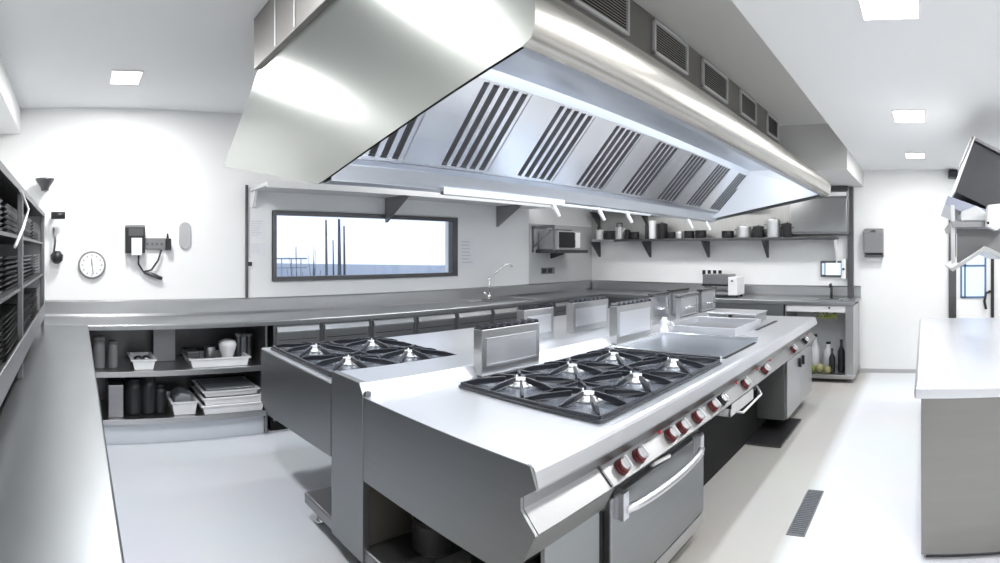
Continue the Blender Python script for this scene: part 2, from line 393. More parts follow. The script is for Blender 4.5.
for yy in (pts[0][1], pts[-1][1]): b.box(-1.205, -1.155, yy-.03, yy+.012, .51, .62)
b.build('handle', M['top'], d, .0)
b = MB(); b.box(-1.24, -1.20, OY0+.02, OY1-.005, .09, .155); b.build('kick_plate', M['steel'], ov, .004)
b = MB(); b.tube([(-1.225, 2.2, .60), (-1.20, 2.2, .62), (-1.19, 2.32, .615), (-1.21, 2.36, .60)], .009); b.build('door_catch', M['white'], ov)
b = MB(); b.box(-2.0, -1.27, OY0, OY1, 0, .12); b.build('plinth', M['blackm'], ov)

# cupboard at the far end, facing the aisle
fc = empty('base_cabinet', (-1.6, 5.1, 0), 'pale steel two door cupboard under the far end of the island', 'cabinet')
FY0, FY1 = 4.58, 5.62
b = MB(); b.box(-2.15, -1.22, FY0, FY1, .12, .64); b.build('body', M['side'], fc, .003)
for i, (a, c) in enumerate(((FY0+.01, (FY0+FY1)/2-.004), ((FY0+FY1)/2+.004, FY1-.01))):
    b = MB(); b.box(-1.22, -1.195, a, c, .13, .635); d = b.build('door', M['steel'], fc, .004)
    yy = c-.06 if i == 0 else a+.06
    b = MB(); b.box(-1.195, -1.17, yy-.012, yy+.012, .50, .585); b.build('handle', M['black'], d, .003)
b = MB(); b.box(-2.1, -1.47, FY0+.05, FY1-.03, 0, .12); b.build('plinth', M['blackm'], fc)
# dark flat plate on the floor in the knee space
b = MB(); b.box(-1.465, -1.16, 4.24, 4.98, .002, .022)
tag(b.build('floor_plate', M['dsteel'], None, .003), 'dark flat floor plate beneath the island before the far cupboard', 'floor grate')
# hung drip tray
dt = empty('drip_tray', (-1.4, 3.6, .5), 'white pull out grease tray hanging under the island control panel', 'tray')
y0, y1 = onX(1.26, 728, 0).y, onX(1.26, 751, 0).y
b = MB(); b.prism([(-1.24, .52), (-1.24, .60), (-1.25, .60), (-1.26, .53), (-1.7, .53), (-1.7, .60), (-1.71, .60), (-1.71, .52)], y0, y1)
b.box(-1.71, -1.24, y0, y0+.01, .52, .60); b.box(-1.71, -1.24, y1-.01, y1, .52, .60); b.build('pan', M['white'], dt, .004)
b = MB(); b.tube([(-1.24, y0+.1, .53), (-1.19, y0+.1, .53), (-1.18, y1, .56), (-1.24, y1+.02, .64)], .008); b.build('handle', M['white'], dt)
for ya in (y0-.02, y1+.01):
    b = MB(); b.box(-1.72, -1.23, ya, ya+.01, .58, .64); b.build('runner', M['dsteel'], dt)
# black pot stored in the dark knee space
e = empty('stock_pot', (-2.08, 1.62, .165), 'black round pot standing in the dark space under the near end of the island', 'pot')
b = MB(); b.lathe((-2.08, 1.62, .166), [(.10, 0), (.11, .01), (.11, .13), (.115, .14), (.105, .14)], 24); b.build('body', M['copper'], e)
b = MB(); b.lathe((-2.08, 1.62, .307), [(.112, 0), (.10, .012), (.03, .024), (.02, .045)], 24); b.build('lid', M['copper'], e)

# ---------------------------------------------------------------- hobs
def grate_mesh(wx, wy):                    # cast grate with two burner openings along x, origin at its corner
    b = MB(); r = .007; z = .013
    for (p, q) in (((0, 0), (wx, 0)), ((wx, 0), (wx, wy)), ((wx, wy), (0, wy)), ((0, wy), (0, 0)), ((wx/2, 0), (wx/2, wy))):
        dx, dy = q[0]-p[0], q[1]-p[1]; L = math.hypot(dx, dy); nx, ny = -dy/L*r, dx/L*r
        b.prism([(p[0]+nx, p[1]+ny), (q[0]+nx, q[1]+ny), (q[0]-nx, q[1]-ny), (p[0]-nx, p[1]-ny)], .0, z, 'z')
    for cx in (wx/4, wx*3/4):
        cy = wy/2; hx, hy = wx/4, wy/2
        for k in range(8):
            a = k*PI/4; ca, sa = math.cos(a), math.sin(a)
            R = min(hx/abs(ca) if abs(ca) > .01 else 9, hy/abs(sa) if abs(sa) > .01 else 9) - .004
            if k % 2: R *= .93
            ri = .038 if k % 2 == 0 else .075
            w0, w1 = (.011, .006)
            n = (-sa, ca)
            prof = [(R, .0), (R, .020), (R*.72+ri*.28, .034), (ri+.012, .046), (ri, .044), (ri+.004, .020), (R*.6+ri*.4, .004)]
            A = []; B = []
            for (rr, zz) in prof:
                t = (rr-ri)/(R-ri); w = w1 + (w0-w1)*math.sin(PI*min(max(t, 0), 1))
                A.append(b.bm.verts.new((cx+ca*rr+n[0]*w, cy+sa*rr+n[1]*w, zz))); B.append(b.bm.verts.new((cx+ca*rr-n[0]*w, cy+sa*rr-n[1]*w, zz)))
            m = len(A)
            for i in range(m): b.bm.faces.new((A[i], A[(i+1)%m], B[(i+1)%m], B[i]))
            b.bm.faces.new(A[::-1]); b.bm.faces.new(B)
    return b
GR = {}
def hob(x0, y0, wx, wy, n, z, label):
    h = empty('gas_hob', (x0+wx/2, y0+wy*n/2, z), label, 'gas hob')
    W = wy*n
    def rrect(a, c, e, f, r):
        P = []
        for (cx, cy, a0) in ((c-r, f-r, 0), (a+r, f-r, PI/2), (a+r, e+r, PI), (c-r, e+r, 3*PI/2)):
            for q in range(6): t = a0+q*PI/10; P.append((cx+r*math.cos(t), cy+r*math.sin(t)))
        return P
    b = MB(); b.prism(rrect(x0-.018, x0+wx+.018, y0-.018, y0+W+.018, .035), z, z+.011, 'z'); b.build('tray_rim', M['iron'], h, .004)
    b = MB(); b.prism(rrect(x0-.006, x0+wx+.006, y0-.006, y0+W+.006, .02), z+.011, z+.0125, 'z'); b.build('hob_tray', M['tray'], h)
    for i in range(n):
        k = (round(wx, 3), round(wy, 3))
        if k not in GR:
            o = grate_mesh(wx-.006, wy-.006).build('pan_grate', M['iron'], None, .0025); GR[k] = o.data; o.parent = h
        else: o = bpy.data.objects.new('pan_grate', GR[k]); C.objects.link(o); o.parent = h; mm = o.modifiers.new('b', 'BEVEL'); mm.width = .0025; mm.segments = 2
        o.location = Vector((x0+.003, y0+wy*i+.003, z+.0125)) - h.location
        for fx in (.25, .75):
            cx, cy = x0+wx*fx, y0+wy*(i+.5)
            b = MB(); b.lathe((cx, cy, z+.0126), [(.072, 0), (.074, .006), (.056, .012), (.052, .024), (.030, .026)], 24); bb = b.build('burner', M['alu'], h)
            b = MB(); b.lathe((cx, cy, z+.038), [(.036, 0), (.043, .003), (.036, .009), (.02, .011)], 24); b.build('burner_cap', M['alu'], bb)
            b = MB(); b.cyl((cx-.052, cy+.03, z+.02), (cx-.052, cy+.03, z+.052), .004, seg=8); b.build('igniter', M['white'], bb)
    return h
hob(-2.12, 1.825, .865, .44, 3, IZ, 'black six burner gas hob on the near end of the island')
hob(-3.64, 1.38, .95, .46, 2, IZ, 'black four burner gas hob on the rear range beyond the island spine')

# ---------------------------------------------------------------- rear range (other side of the spine)
rr = empty('rear_range', (-3.15, 1.32, 0), 'steel range on the far side of the island spine with hung end panel', 'range')
b = MB(); b.box(-3.72, -2.58, IY0+.004, IY1, .84, .90); b.build('worktop', M['top'], rr, .004)
b = MB(); b.prism([(-3.70, .895), (-2.585, .895), (-2.585, .50), (-3.55, .46), (-3.70, .52)], IY0-.008, IY0+.004); b.build('end_panel', M['side'], rr, .002)
b = MB(); b.box(-3.66, -2.60, IY0+.01, IY1, .52, .84); b.build('body', M['mid'], rr)
b = MB(); b.box(-3.72, -3.70, IY0, IY1, .56, .88); b.build('fascia', M['steel'], rr, .003)
b = MB(); b.box(-3.55, -2.62, 3.2, 5.6, .0, .52); b.build('base_unit', M['mid'], rr, .003)

# ---------------------------------------------------------------- flue risers
def flue(x1, y0, y1, z1, label, depth=.07, face=1):
    r = empty('flue_riser', ((x1-depth/2), (y0+y1)/2, .93), label, 'flue riser', 'flue risers along the island spine')
    x0 = x1-depth; zb = .905 if x1 > -2.25 else .96
    b = MB(); b.box(x0, x1, y0, y1, zb, z1); b.build('housing', M['steel'], r, .004)
    b = MB(); h = z1-zb
    b.box(x1, x1+.006, y0+.035, y1-.035, zb+.05, zb+.062); b.box(x1, x1+.006, y0+.035, y1-.035, z1-.062, z1-.05)
    b.box(x1, x1+.003, y0+.035, y1-.035, zb+.062, z1-.062)
    b.build('raised_border', M['top'], r)
    b = MB(); n = 8; w = (y1-y0)/n
    for i in range(n):
        ya = y0+i*w
        b.prism([(ya+.004, z1), (ya+w-.004, z1), (ya+w*.78, z1+.018), (ya+w*.35, z1+.022)], x0+.006, x1-.002, 'x')
    b.box(x0+.002, x1-.002, y0+.004, y1-.004, z1, z1+.006)
    b.build('vent_cap', M['iron'], r); return r
flue(-2.20, 2.05, 2.54, 1.165, 'nearest flue riser, steel box with black slotted top behind the six burner hob')
flue(-2.20, 3.43, 3.97, 1.19, 'second flue riser on the aisle side of the spine, pale steel box by the griddle')
flue(-2.57, 2.80, 3.13, 1.19, 'steel flue riser half hidden behind the nearest one, black toothed top')
flue(-2.57, 3.37, 3.87, 1.20, 'steel flue riser across the spine, left of the pale box by the griddle')

# ---------------------------------------------------------------- fryers / pans with glass like backs on the far part
def upright(xp, ya, yb, z0, z1, label, lidmat):
    r = empty('splash_guard', (xp, (ya+yb)/2, z0), label, 'splash guard', 'upright guards at the far end of the island')
    b = MB(); t = .018
    b.box(xp-.05, xp, ya, ya+t, z0, z1); b.box(xp-.05, xp, yb-t, yb, z0, z1); b.box(xp-.05, xp, ya, yb, z1-t, z1); b.box(xp-.05, xp, ya+t, yb-t, z0, z0+t); b.build('frame', M['steel'], r, .003)
    b = MB(); b.box(xp-.035, xp-.022, ya+t, yb-t, z0+t, z1-t); b.build('panel', M['top'], r)
    b = MB(); b.box(xp-.06, xp+.015, ya-.005, yb+.005, z1, z1+.018); b.build('cap', lidmat, r, .004)
    b = MB(); b.tube([(xp, ya+.08, z0+.10), (xp+.04, ya+.08, z0+.10), (xp+.04, yb-.08, z0+.10), (xp, yb-.08, z0+.10)], .008); b.build('bar', M['chrome'], r)
upright(-2.45, 4.45, 4.78, .96, 1.19, 'framed steel guard with plum grey cap just past the pale flue box', M['dsteel'])
upright(-2.45, 4.84, 5.22, .96, 1.20, 'framed steel guard with black cap, second past the pale flue box', M['black'])
upright(-2.28, 4.68, 5.12, .96, 1.17, 'framed steel guard with grey cap, third past the pale flue box', M['mid'])
upright(-2.28, 5.20, 5.58, .96, 1.19, 'framed steel guard at the far end of the spine, in front of the toaster', M['dsteel'])
# griddle
g = empty('griddle_plate', (-1.72, 3.55, IZ), 'smooth polished griddle plate set into the island past the hob', 'griddle')
b = MB(); b.box(-2.10, -1.30, 3.24, 4.02, IZ+.001, IZ+.007); b.build('plate', mat('griddle_steel', (.50, .55, .62), .28, 1, noise=.1, nscale=(2, 3, 2)), g, .002)
b = MB()
for (a, c, e, f) in ((-2.12, -1.28, 3.215, 3.24), (-2.12, -1.28, 4.02, 4.05), (-2.12, -2.10, 3.24, 4.02)): b.box(a, c, e, f, IZ+.001, IZ+.03)
b.build('splash_rim', M['chrome'], g, .004)
b = MB(); b.box(-1.30, -1.275, 3.3, 3.96, IZ+.0005, IZ+.004); b.build('grease_slot', M['blackm'], g)
# pan unit
g = empty('bratt_pan', (-1.8, 4.5, IZ), 'low steel pan with a pale raised front wall past the griddle', 'cooking pan')
b = MB(); b.box(-2.18, -1.52, 4.16, 4.18, IZ, IZ+.07); b.box(-2.18, -1.52, 4.84, 4.86, IZ, IZ+.07); b.box(-2.18, -2.16, 4.18, 4.84, IZ, IZ+.07); b.box(-1.54, -1.52, 4.18, 4.84, IZ, IZ+.07); b.build('pan_wall', M['top'], g, .004)
b = MB(); b.box(-2.16, -1.54, 4.18, 4.84, IZ+.001, IZ+.012); b.build('pan_floor', M['mid'], g)
g = empty('pan_lid_box', (-1.85, 5.15, IZ), 'low steel lidded box with black knob near the far end of the island', 'lidded box')
b = MB(); b.box(-2.12, -1.62, 4.98, 5.36, IZ, IZ+.085); b.build('box', M['steel'], g, .006)
b = MB(); b.box(-2.13, -1.61, 4.97, 5.37, IZ+.085, IZ+.098); b.build('lid', M['top'], g, .004)
b = MB(); b.box(-1.89, -1.86, 4.945, 4.975, IZ+.03, IZ+.085); b.build('knob', M['black'], g, .005)
b = MB(); b.box(-1.50, -1.47, 4.60, 5.25, IZ+.0005, IZ+.006); tag(b.build('drain_slot', M['black']), 'narrow black slot in the island top near its far end', 'slot')
g = empty('water_tap', (-2.16, 4.10, IZ), 'stubby white water tap on the island beside the pale flue box', 'tap')
b = MB(); b.lathe((-2.16, 4.12, IZ+.0), [(.035, 0), (.04, .03), (.025, .07), (.032, .10), (.02, .135), (.008, .14)], 18); b.build('body', M['white'], g)
b = MB(); b.tube([(-2.16, 4.12, IZ+.09), (-2.09, 4.12, IZ+.10), (-2.06, 4.12, IZ+.07)], .012); b.build('spout', M['chrome'], g)

# ================================================================ EXTRACTION HOOD
hd = empty('extraction_hood', (-2.3, 1.1, 2.0), 'huge stainless extraction hood hanging over the cooking island', 'extraction hood')
YN, YFH = 1.1, 5.36
def yn(h): return 1.085 - .075*(h-.5)
rimR, cen, rimL = (-1.0, .56), (-2.25, .326), (-3.86, .635)
nose = [(-1.0, .56), (-.965, .575), (-.948, .61), (-.945, .66), (-.955, .70), (-.985, .735)]
PL, PR, PH = -2.97, -1.495, 1.07
out = nose + [(PR, PH)]
for (near) in (True, False):
    pts = out + [(PL, PH), rimL, (-2.31, .322), cen]
    b = MB()
    for off in (0, .012):
        b.poly([(x, (yn(h)+off) if near else (YFH+.012-off), E_+h) for x, h in pts])
    o = b.build('end_panel', M['hood'], hd)
def hood_sheet(pts, name, m, off=0., smooth=0):
    b = MB(); A = []; B = []
    for x, h in pts:
        A.append(b.bm.verts.new((x, yn(h)+off, E_+h))); B.append(b.bm.verts.new((x, YFH+.012-off, E_+h)))
    for i in range(len(pts)-1):
        f = b.bm.faces.new((A[i], A[i+1], B[i+1], B[i])); f.smooth = i < smooth
    return b.build(name, m, hd)
hood_sheet(out, 'front_skin', M['nose'], smooth=5)
hood_sheet([(PL, PH), rimL], 'rear_skin', M['hood'])
hood_sheet([(-1.0, .56), (-1.05, .565), (-1.055, .60), (-1.08, .60), (-1.16, .82)], 'inner_front', M['inner'], .013)
hood_sheet([(-1.16, .82), (-1.74, .82), (-1.76, .775)], 'inner_ceiling', M['inner'], .013)
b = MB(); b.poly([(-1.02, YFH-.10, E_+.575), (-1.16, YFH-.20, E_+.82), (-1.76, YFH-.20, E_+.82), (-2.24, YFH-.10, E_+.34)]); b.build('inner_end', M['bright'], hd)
b = MB(); b.prism([(-2.10, E_+.415), (-2.16, E_+.40), (-2.19, E_+.325), (-2.25, E_+.318), (-2.32, E_+.325), (-2.36, E_+.40), (-2.42, E_+.415), (-2.25, E_+.50)], 1.115, YFH); b.build('centre_gutter', M['inner'], hd, .004)
hood_sheet([(-2.42, .42), (-2.78, .82), (-3.35, .82), (-3.80, .65)], 'rear_inner', M['inner'], .013)
b = MB(); b.cyl((-2.18, 1.75, E_+.305), (-2.18, 3.9, E_+.305), .010, seg=12); b.box(-2.2, -2.165, 1.75, 2.75, E_+.30, E_+.335); b.build('service_tube', M['lgrey'], hd)
# baffle filters: near the camera end first
fb = Vector((-2.10, 0, E_+.42)); ft = Vector((-1.76, 0, E_+.785)); fd = (ft-fb); fl = fd.length; fd.normalize(); fn = Vector((fd.z, 0, -fd.x))
if fn.x < 0: fn = -fn
def filter_at(y0, w, blank):
    r = None
    b = MB()
    def quadbox(ya, yb, s0, s1, d0, d1):
        P = []
        for (s, d) in ((s0, d0), (s1, d0), (s1, d1), (s0, d1)):
            P.append(fb + fd*s + fn*d)
        b.prism([(p.x, p.z) for p in P], ya, yb)
    quadbox(y0, y0+w, 0, fl, -.035, -.02)
    quadbox(y0, y0+w, 0, .02, -.02, .004); quadbox(y0, y0+w, fl-.02, fl, -.02, .004)
    n = 5; sw = (w-blank)/n
    if blank: quadbox(y0+.0, y0+blank, .01, fl-.01, -.02, .006)
    for i in range(n):
        ya = y0+blank+i*sw+sw*.46
        quadbox(ya, ya+sw*.54, .015, fl-.015, -.02, .002)
        quadbox(ya, ya+.006, .015, fl-.015, .002, .010)
    o = b.build('baffle_filter', M['filter'], hd)
    c = MB()
    b2 = c
    P = [fb+fd*.022-fn*.019, fb+fd*(fl-.022)-fn*.019, fb+fd*(fl-.022)-fn*.017, fb+fd*.022-fn*.017]
    c.prism([(p.x, p.z) for p in P], y0+blank, y0+w-.002); c.build('filter_slots', M['slot'], o)
filter_at(1.12, .32, .0); y = 1.44; per = .545
while y < YFH-.3:
    filter_at(y, min(per, YFH-.13-y), .225); y += per
# plenum box above with grilles
b = MB(); b.box(PL, PR, 1.01, YFH, E_+PH-.01, ZC-.002); b.build('plenum_box', M['plenum'], hd, .004)
for xx in (-2.36, -2.62):
    b = MB(); b.box(xx-.004, xx+.004, 1.004, 1.009, E_+PH, ZC-.004); b.build('plenum_seam', M['lgrey'], hd)
gr = [(570, 627), (652, 686), (701, 726), (739, 755), (766, 777)]
for i, (xa, xb) in enumerate(gr):
    ya, yb = onX(-PR, xa, 0).y, onX(-PR, xb, 0).y; z0, z1 = E_+1.135, E_+1.335; t = .018
    b = MB()
    for (a, c, d, e) in ((ya, yb, z1-t, z1), (ya, yb, z0, z0+t), (ya, ya+t, z0, z1), (yb-t, yb, z0, z1)): b.box(PR, PR+.02, a, c, d, e)
    f = b.build('vent_grille', M['lgrey'], hd, .003)
    b = MB(); b.box(PR, PR+.005, ya+t, yb-t, z0+t, z1-t); b.build('grille_backing', M['blackm'], f)
    b = MB(); n = 11
    for k in range(n):
        zz = z0+t+(k+.5)*(z1-z0-2*t)/n; b.prism([(PR+.005, zz+.005), (PR+.016, zz-.005), (PR+.018, zz-.002), (PR+.007, zz+.007)], ya+t, yb-t)
    b.build('grille_slats', M['plenum'], f)
# spray nozzles hanging under the centre gutter
for i, x in enumerate((552, 598, 626, 688, 706)):
    y = onX(2.18, x, 0).y; b = MB(); b.tube([(-2.18, y, E_+.315), (-2.17, y+.01, E_+.285), (-2.145, y+.03, E_+.225)], [.010, .016, .012], 10); b.build('spray_nozzle', M['white'], hd)
# linear lamps inside the hood, tucked behind the front lip
lb = MB(); lb.box(-1.30, -1.20, 1.5, 4.9, E_+.80, E_+.818); lb.build('light_strip', M['white'], hd)

# ================================================================ LEFT SIDE WORKTOP (beside the photographer)
lw = empty('side_worktop', (-3, -.3, 0), 'worn stainless worktop running along the left edge of the photo', 'worktop')
b = MB(); b.prism([(.09, 1.0), (.094, .99), (.094, .955), (.08, .955), (.08, .985), (-.74, .985), (-.74, 1.0), (.0, 1.0)], -4.43, -.75, 'x'); b.build('top', mat('scratched_worktop_steel', (.23, .24, .25), .36, 1, noise=.10, nscale=(2, 9, 9)), lw, .004)
b = MB(); b.box(-4.43, -.78, -.70, .05, .12, .955); b.build('cabinet_body', M['dsteel'], lw)
b = MB(); b.box(-4.40, -.80, -.68, -.02, 0, .12); b.build('plinth', M['blackm'], lw)
# ================================================================ WALL COUNTER (window wall)
wc = empty('long_counter', (-4.75, 3, 0), 'stainless counter under the window with a folded backsplash', 'worktop')
CX = -4.43
b = MB(); b.prism([(XL+.005, 1.0), (CX-.01, 1.0), (CX, .992), (CX, .955), (CX-.03, .955), (CX-.03, .98), (XL+.005, .98)], -.74, YB-.01); b.build('top', M['worn'], wc, .003)
b = MB(); b.prism([(XL+.002, 1.0), (XL+.05, 1.0), (XL+.03, 1.02), (XL+.03, 1.135), (XL+.012, 1.15), (XL+.002, 1.15)], -.74, YB-.01); b.build('backsplash', M['steel'], wc)
# open shelving unit under it
b = MB(); 
su = empty('open_shelving', (-4.7, .9, 0), 'open two shelf steel unit below the counter under the clock', 'shelving unit')
SY0, SY1 = -.05, 1.62
b = MB(); b.box(XL+.02, XL+.03, SY0, SY1, .02, .955); b.build('back_panel', M['dsteel'], su)  # dark colour carries the shade inside the unit
for (a, c) in ((SY0-.02, SY0), (SY1, SY1+.02)):
    b = MB(); b.box(XL+.02, CX-.02, a, c, .02, .955); b.build('side_panel', M['side'], su, .003)
for z in (.61, .215):
    b = MB(); b.prism([(XL+.03, z), (CX-.01, z), (CX-.01, z-.045), (CX-.03, z-.045), (CX-.03, z-.02), (XL+.03, z-.02)], SY0, SY1); b.build('shelf', M['lgrey'] if False else M['steel'], su, .002)
b = MB(); b.box(XL+.05, CX-.06, SY0, SY1, 0, .16); b.build('plinth', M['palep'], su)
# drawer units
D = [(1.70, 2.17), (2.17, 2.70), (2.70, 3.23), (3.23, 3.77), (3.77, 4.31), (4.31, 4.86), (4.86, 5.42), (5.42, 5.98)]
for i, (ya, yb) in enumerate(D):
    r = empty('drawer_unit', (-4.75, (ya+yb)/2, 0), '%s steel drawer unit from the open shelving, below the counter under the window' % ORD[i], 'drawer unit', 'drawer units under the window counter')
    b = MB(); b.box(XL+.03, CX-.04, ya+.003, yb-.003, .1, .95); b.build('body', M['side'], r)
    for (z0, z1) in ((.56, .935), (.12, .545)):
        b = MB(); b.prism([(CX-.04, z1), (CX-.015, z1), (CX+.0, z1-.045), (CX-.022, z1-.06), (CX-.022, z0), (CX-.04, z0)], ya+.03, yb-.03); d = b.build('drawer_front', M['steel'], r, .003)
        b = MB(); b.box(CX-.022, CX-.018, ya+.05, yb-.05, z1-.12, z1-.115); b.build('pull_groove', M['black'], d)
    b = MB(); b.box(XL+.03, CX-.09, ya, yb, 0, .1); b.build('plinth', M['blackm'], r)
# sink + faucet on the wall counter
sk = empty('sink', (-4.72, 4.75, 1.0), 'shallow steel sink sunk in the window counter below the faucet', 'sink')
b = MB()
for (a, c, e, f) in ((-4.98, -4.50, 4.35, 4.38), (-4.98, -4.50, 5.12, 5.15), (-4.98, -4.95, 4.38, 5.12), (-4.53, -4.50, 4.38, 5.12)): b.box(a, c, e, f, .998, 1.008)
b.build('sink_rim', M['chrome'], sk, .003)
b = MB(); b.box(-4.95, -4.53, 4.38, 5.12, 1.0005, 1.003); b.build('sink_bowl', M['dsteel'], sk)
fp = onX(4.98, 489, 289)
fa = empty('faucet', (-4.98, fp.y, 1.0), 'slim chrome faucet with a long raised swivel arm by the window', 'faucet')
pz = onX(4.98, 489.5, 277).z; e = onX(4.80, 510, 264)
b = MB(); b.cyl((-4.98, fp.y, 1.0), (-4.98, fp.y, 1.06), .03, .02); b.cyl((-4.98, fp.y, 1.05), (-4.98, fp.y, pz), .013); b.build('riser', M['chrome'], fa)
b = MB(); b.tube([(-4.98, fp.y, pz-.01), (-4.97, fp.y+.02, pz+.01), (e.x-.02, e.y-.05, e.z), (e.x, e.y, e.z+.0), (e.x+.01, e.y+.03, e.z-.04)], .011); b.build('spout_arm', M['chrome'], fa)
b = MB(); b.cyl((-4.98, fp.y-.02, 1.07), (-4.98, fp.y-.10, 1.085), .008); b.build('lever', M['chrome'], fa)

# ================================================================ BACK COUNTER
bc = empty('back_counter', (-2.9, 6.8, 0), 'stainless counter along the back wall behind the island', 'worktop')
bx1 = -.85; BYF = 6.49
b = MB(); b.prism([(BYF, .992), (BYF+.01, 1.0), (YB-.01, 1.0), (YB-.01, .98), (BYF+.03, .98), (BYF+.03, .945), (BYF, .945)], CX+.003, bx1, 'x'); b.build('top', M['worn'], bc, .003)
b = MB(); b.prism([(YB-.05, 1.0), (YB-.002, 1.0), (YB-.002, 1.15), (YB-.012, 1.15), (YB-.03, 1.13), (YB-.03, 1.02)], XL+.05, bx1-.0, 'x'); b.build('backsplash', M['steel'], bc)
b = MB(); b.box(CX+.01, -1.75, BYF+.04, YB-.03, .12, .945); b.build('cabinet_body', M['side'], bc)
b = MB(); b.box(CX+.01, -1.75, BYF+.1, YB-.03, 0, .12); b.build('plinth', M['blackm'], bc)
# open end cabinet
oc = empty('open_cabinet', (-1.2, 6.8, 0), 'open fronted steel cabinet at the right end of the back counter', 'cabinet')
ox0, ox1 = -1.73, bx1-.02
for (a, c) in ((ox1-.10, ox1), (ox0, ox0+.02)):
    b = MB(); b.box(a, c, BYF+.03, YB-.03, .06, .94); b.build('side_panel', M['steel'], oc, .003)
b = MB(); b.box(ox0, ox1, YB-.05, YB-.03, .06, .94); b.build('back_panel', M['lgrey'], oc)
b = MB(); b.box(ox0-.0, ox1+.01, BYF+.01, YB-.03, .05, .10); b.build('bottom_shelf', M['steel'], oc, .004)
b = MB(); b.box(ox0+.02, ox1-.10, BYF+.03, BYF+.05, .86, .94); d = b.build('top_rail', M['white'], oc, .003)
b = MB(); xk = onY(6.5, 829, 0).x; b.cyl((xk, BYF+.03, .915), (xk, BYF+.01, .915), .012, seg=12); b.build('lock', M['black'], d)
def bottle(x, y, z, r, h, m, label, cat='bottle', group=None):
    e = empty('bottle', (x, y, z), label, cat, group)
    b = MB(); b.lathe((x, y, z), [(r*.9, 0), (r, .01), (r, h*.62), (r*.4, h*.8), (r*.38, h*.93)], 16); b.build('body', m, e)
    b = MB(); b.lathe((x, y, z+h*.93), [(r*.45, 0), (r*.45, h*.07)], 12); b.build('cap', M['black'], e)
bottle(-1.05, 6.72, .10, .045, .40, M['black'], 'dark bottle in the open end cabinet, the one nearer its right side')
bottle(-1.15, 6.62, .10, .04, .30, M['black'], 'short dark bottle in the open end cabinet, beside the tall dark one')
bottle(-1.38, 6.70, .10, .06, .46, M['lgrey'], 'pale grey tall bottle in the middle of the open end cabinet')
bottle(-1.24, 6.86, .10, .07, .34, M['white'], 'wide white jug shaped bottle at the back of the open end cabinet')
vs = []
for i, (x, y, r, m) in enumerate(((-1.50, 6.62, .055, 'olive'), (-1.40, 6.58, .05, 'green'), (-1.30, 6.6, .055, 'olive'), (-1.2, 6.57, .045, 'olive'))):
    b = MB(); b.lathe((x, y, .10), [(r*.4, 0), (r*.9, r*.4), (r, r), (r*.85, r*1.6), (r*.35, r*2)], 14)
    tag(b.build('vegetable', M[m]), ['yellow green vegetable leftmost on the floor of the open end cabinet', 'dark green vegetable between yellow ones in the open end cabinet', 'yellow green vegetable in the middle of the row in the open end cabinet', 'smallest yellow green vegetable, right end of the row in the open end cabinet'][i], 'vegetable', 'vegetables in the open end cabinet')
b = MB()
for k in range(16):
    a = random.uniform(0, 2*PI); q = random.uniform(.03, .09); x, y = -1.22+math.cos(a)*.04, 6.58
    b.tube([(x, y, .79), (x+math.cos(a)*q, y+.02*math.sin(a), .84+random.uniform(-.04, .03)), (x+math.cos(a)*q*1.6, y, .80+random.uniform(-.05, .04))], [.004, .014, .003], 6)
b.box(-1.30, -1.14, 6.56, 6.62, .775, .79)
tag(b.build('hanging_herbs', M['green']), 'dark leafy bunch tucked under the top of the open end cabinet', 'herbs')
# tap, sink at right end of back counter
tp = onY(6.9, 831.5, 281)
t = empty('faucet', (tp.x, 6.9, 1.0), 'small dark upright tap at the right end of the back counter', 'faucet')
b = MB(); b.cyl((tp.x, 6.9, 1.0), (tp.x, 6.9, 1.16), .018); b.build('riser', M['black'], t)
b = MB(); b.tube([(tp.x, 6.9, 1.15), (tp.x, 6.86, 1.19), (tp.x, 6.78, 1.18), (tp.x, 6.76, 1.15)], .011); b.build('spout', M['black'], t)
t = empty('sink', (tp.x, 6.75, 1.0), 'small dark sink at the right end of the back counter', 'sink')
b = MB(); b.box(tp.x-.16, tp.x+.16, 6.58, 6.86, .999, 1.007); b.build('sink_rim', M['chrome'], t, .003)
b = MB(); b.box(tp.x-.13, tp.x+.13, 6.61, 6.83, 1.007, 1.009); b.build('sink_bowl', M['dsteel'], t)
# toaster
t0, t1 = onY(6.8, 706.5, 276), onY(6.8, 732, 300); t2 = onY(6.8, 741, 280).x
ts = empty('toaster', ((t0.x+t2)/2, 6.8, 1.0), 'boxy steel toaster machine on the back counter below the socket strip', 'toaster')
b = MB(); b.box(t0.x, t1.x, 6.66, 6.95, 1.17, 1.30); b.build('hood_box', M['mid'], ts, .006)
b = MB(); b.box(t0.x, t1.x, 6.66, 6.95, 1.03, 1.07); b.box(t0.x, t0.x+.03, 6.66, 6.95, 1.07, 1.17); b.box(t0.x, t1.x, 6.93, 6.95, 1.07, 1.17); b.build('base', M['steel'], ts, .004)
b = MB(); b.box(t0.x, t1.x, 6.65, 6.66, 1.145, 1.17); b.box(t0.x, t1.x, 6.65, 6.66, 1.02, 1.035); b.build('band', M['black'], ts)
b = MB(); b.box(t1.x, t2, 6.64, 6.95, 1.03, 1.27); b.build('control_box', M['white'], ts, .01)
b = MB(); b.cyl(((t1.x+t2)/2, 6.64, 1.22), ((t1.x+t2)/2, 6.62, 1.22), .014, seg=14); b.build('dial', M['grey'], ts)
for xx in (t0.x+.03, t2-.03):
    for yy in (6.7, 6.9): b = MB(); b.cyl((xx, yy, 1.0), (xx, yy, 1.03), .015); b.build('foot', M['black'], ts)
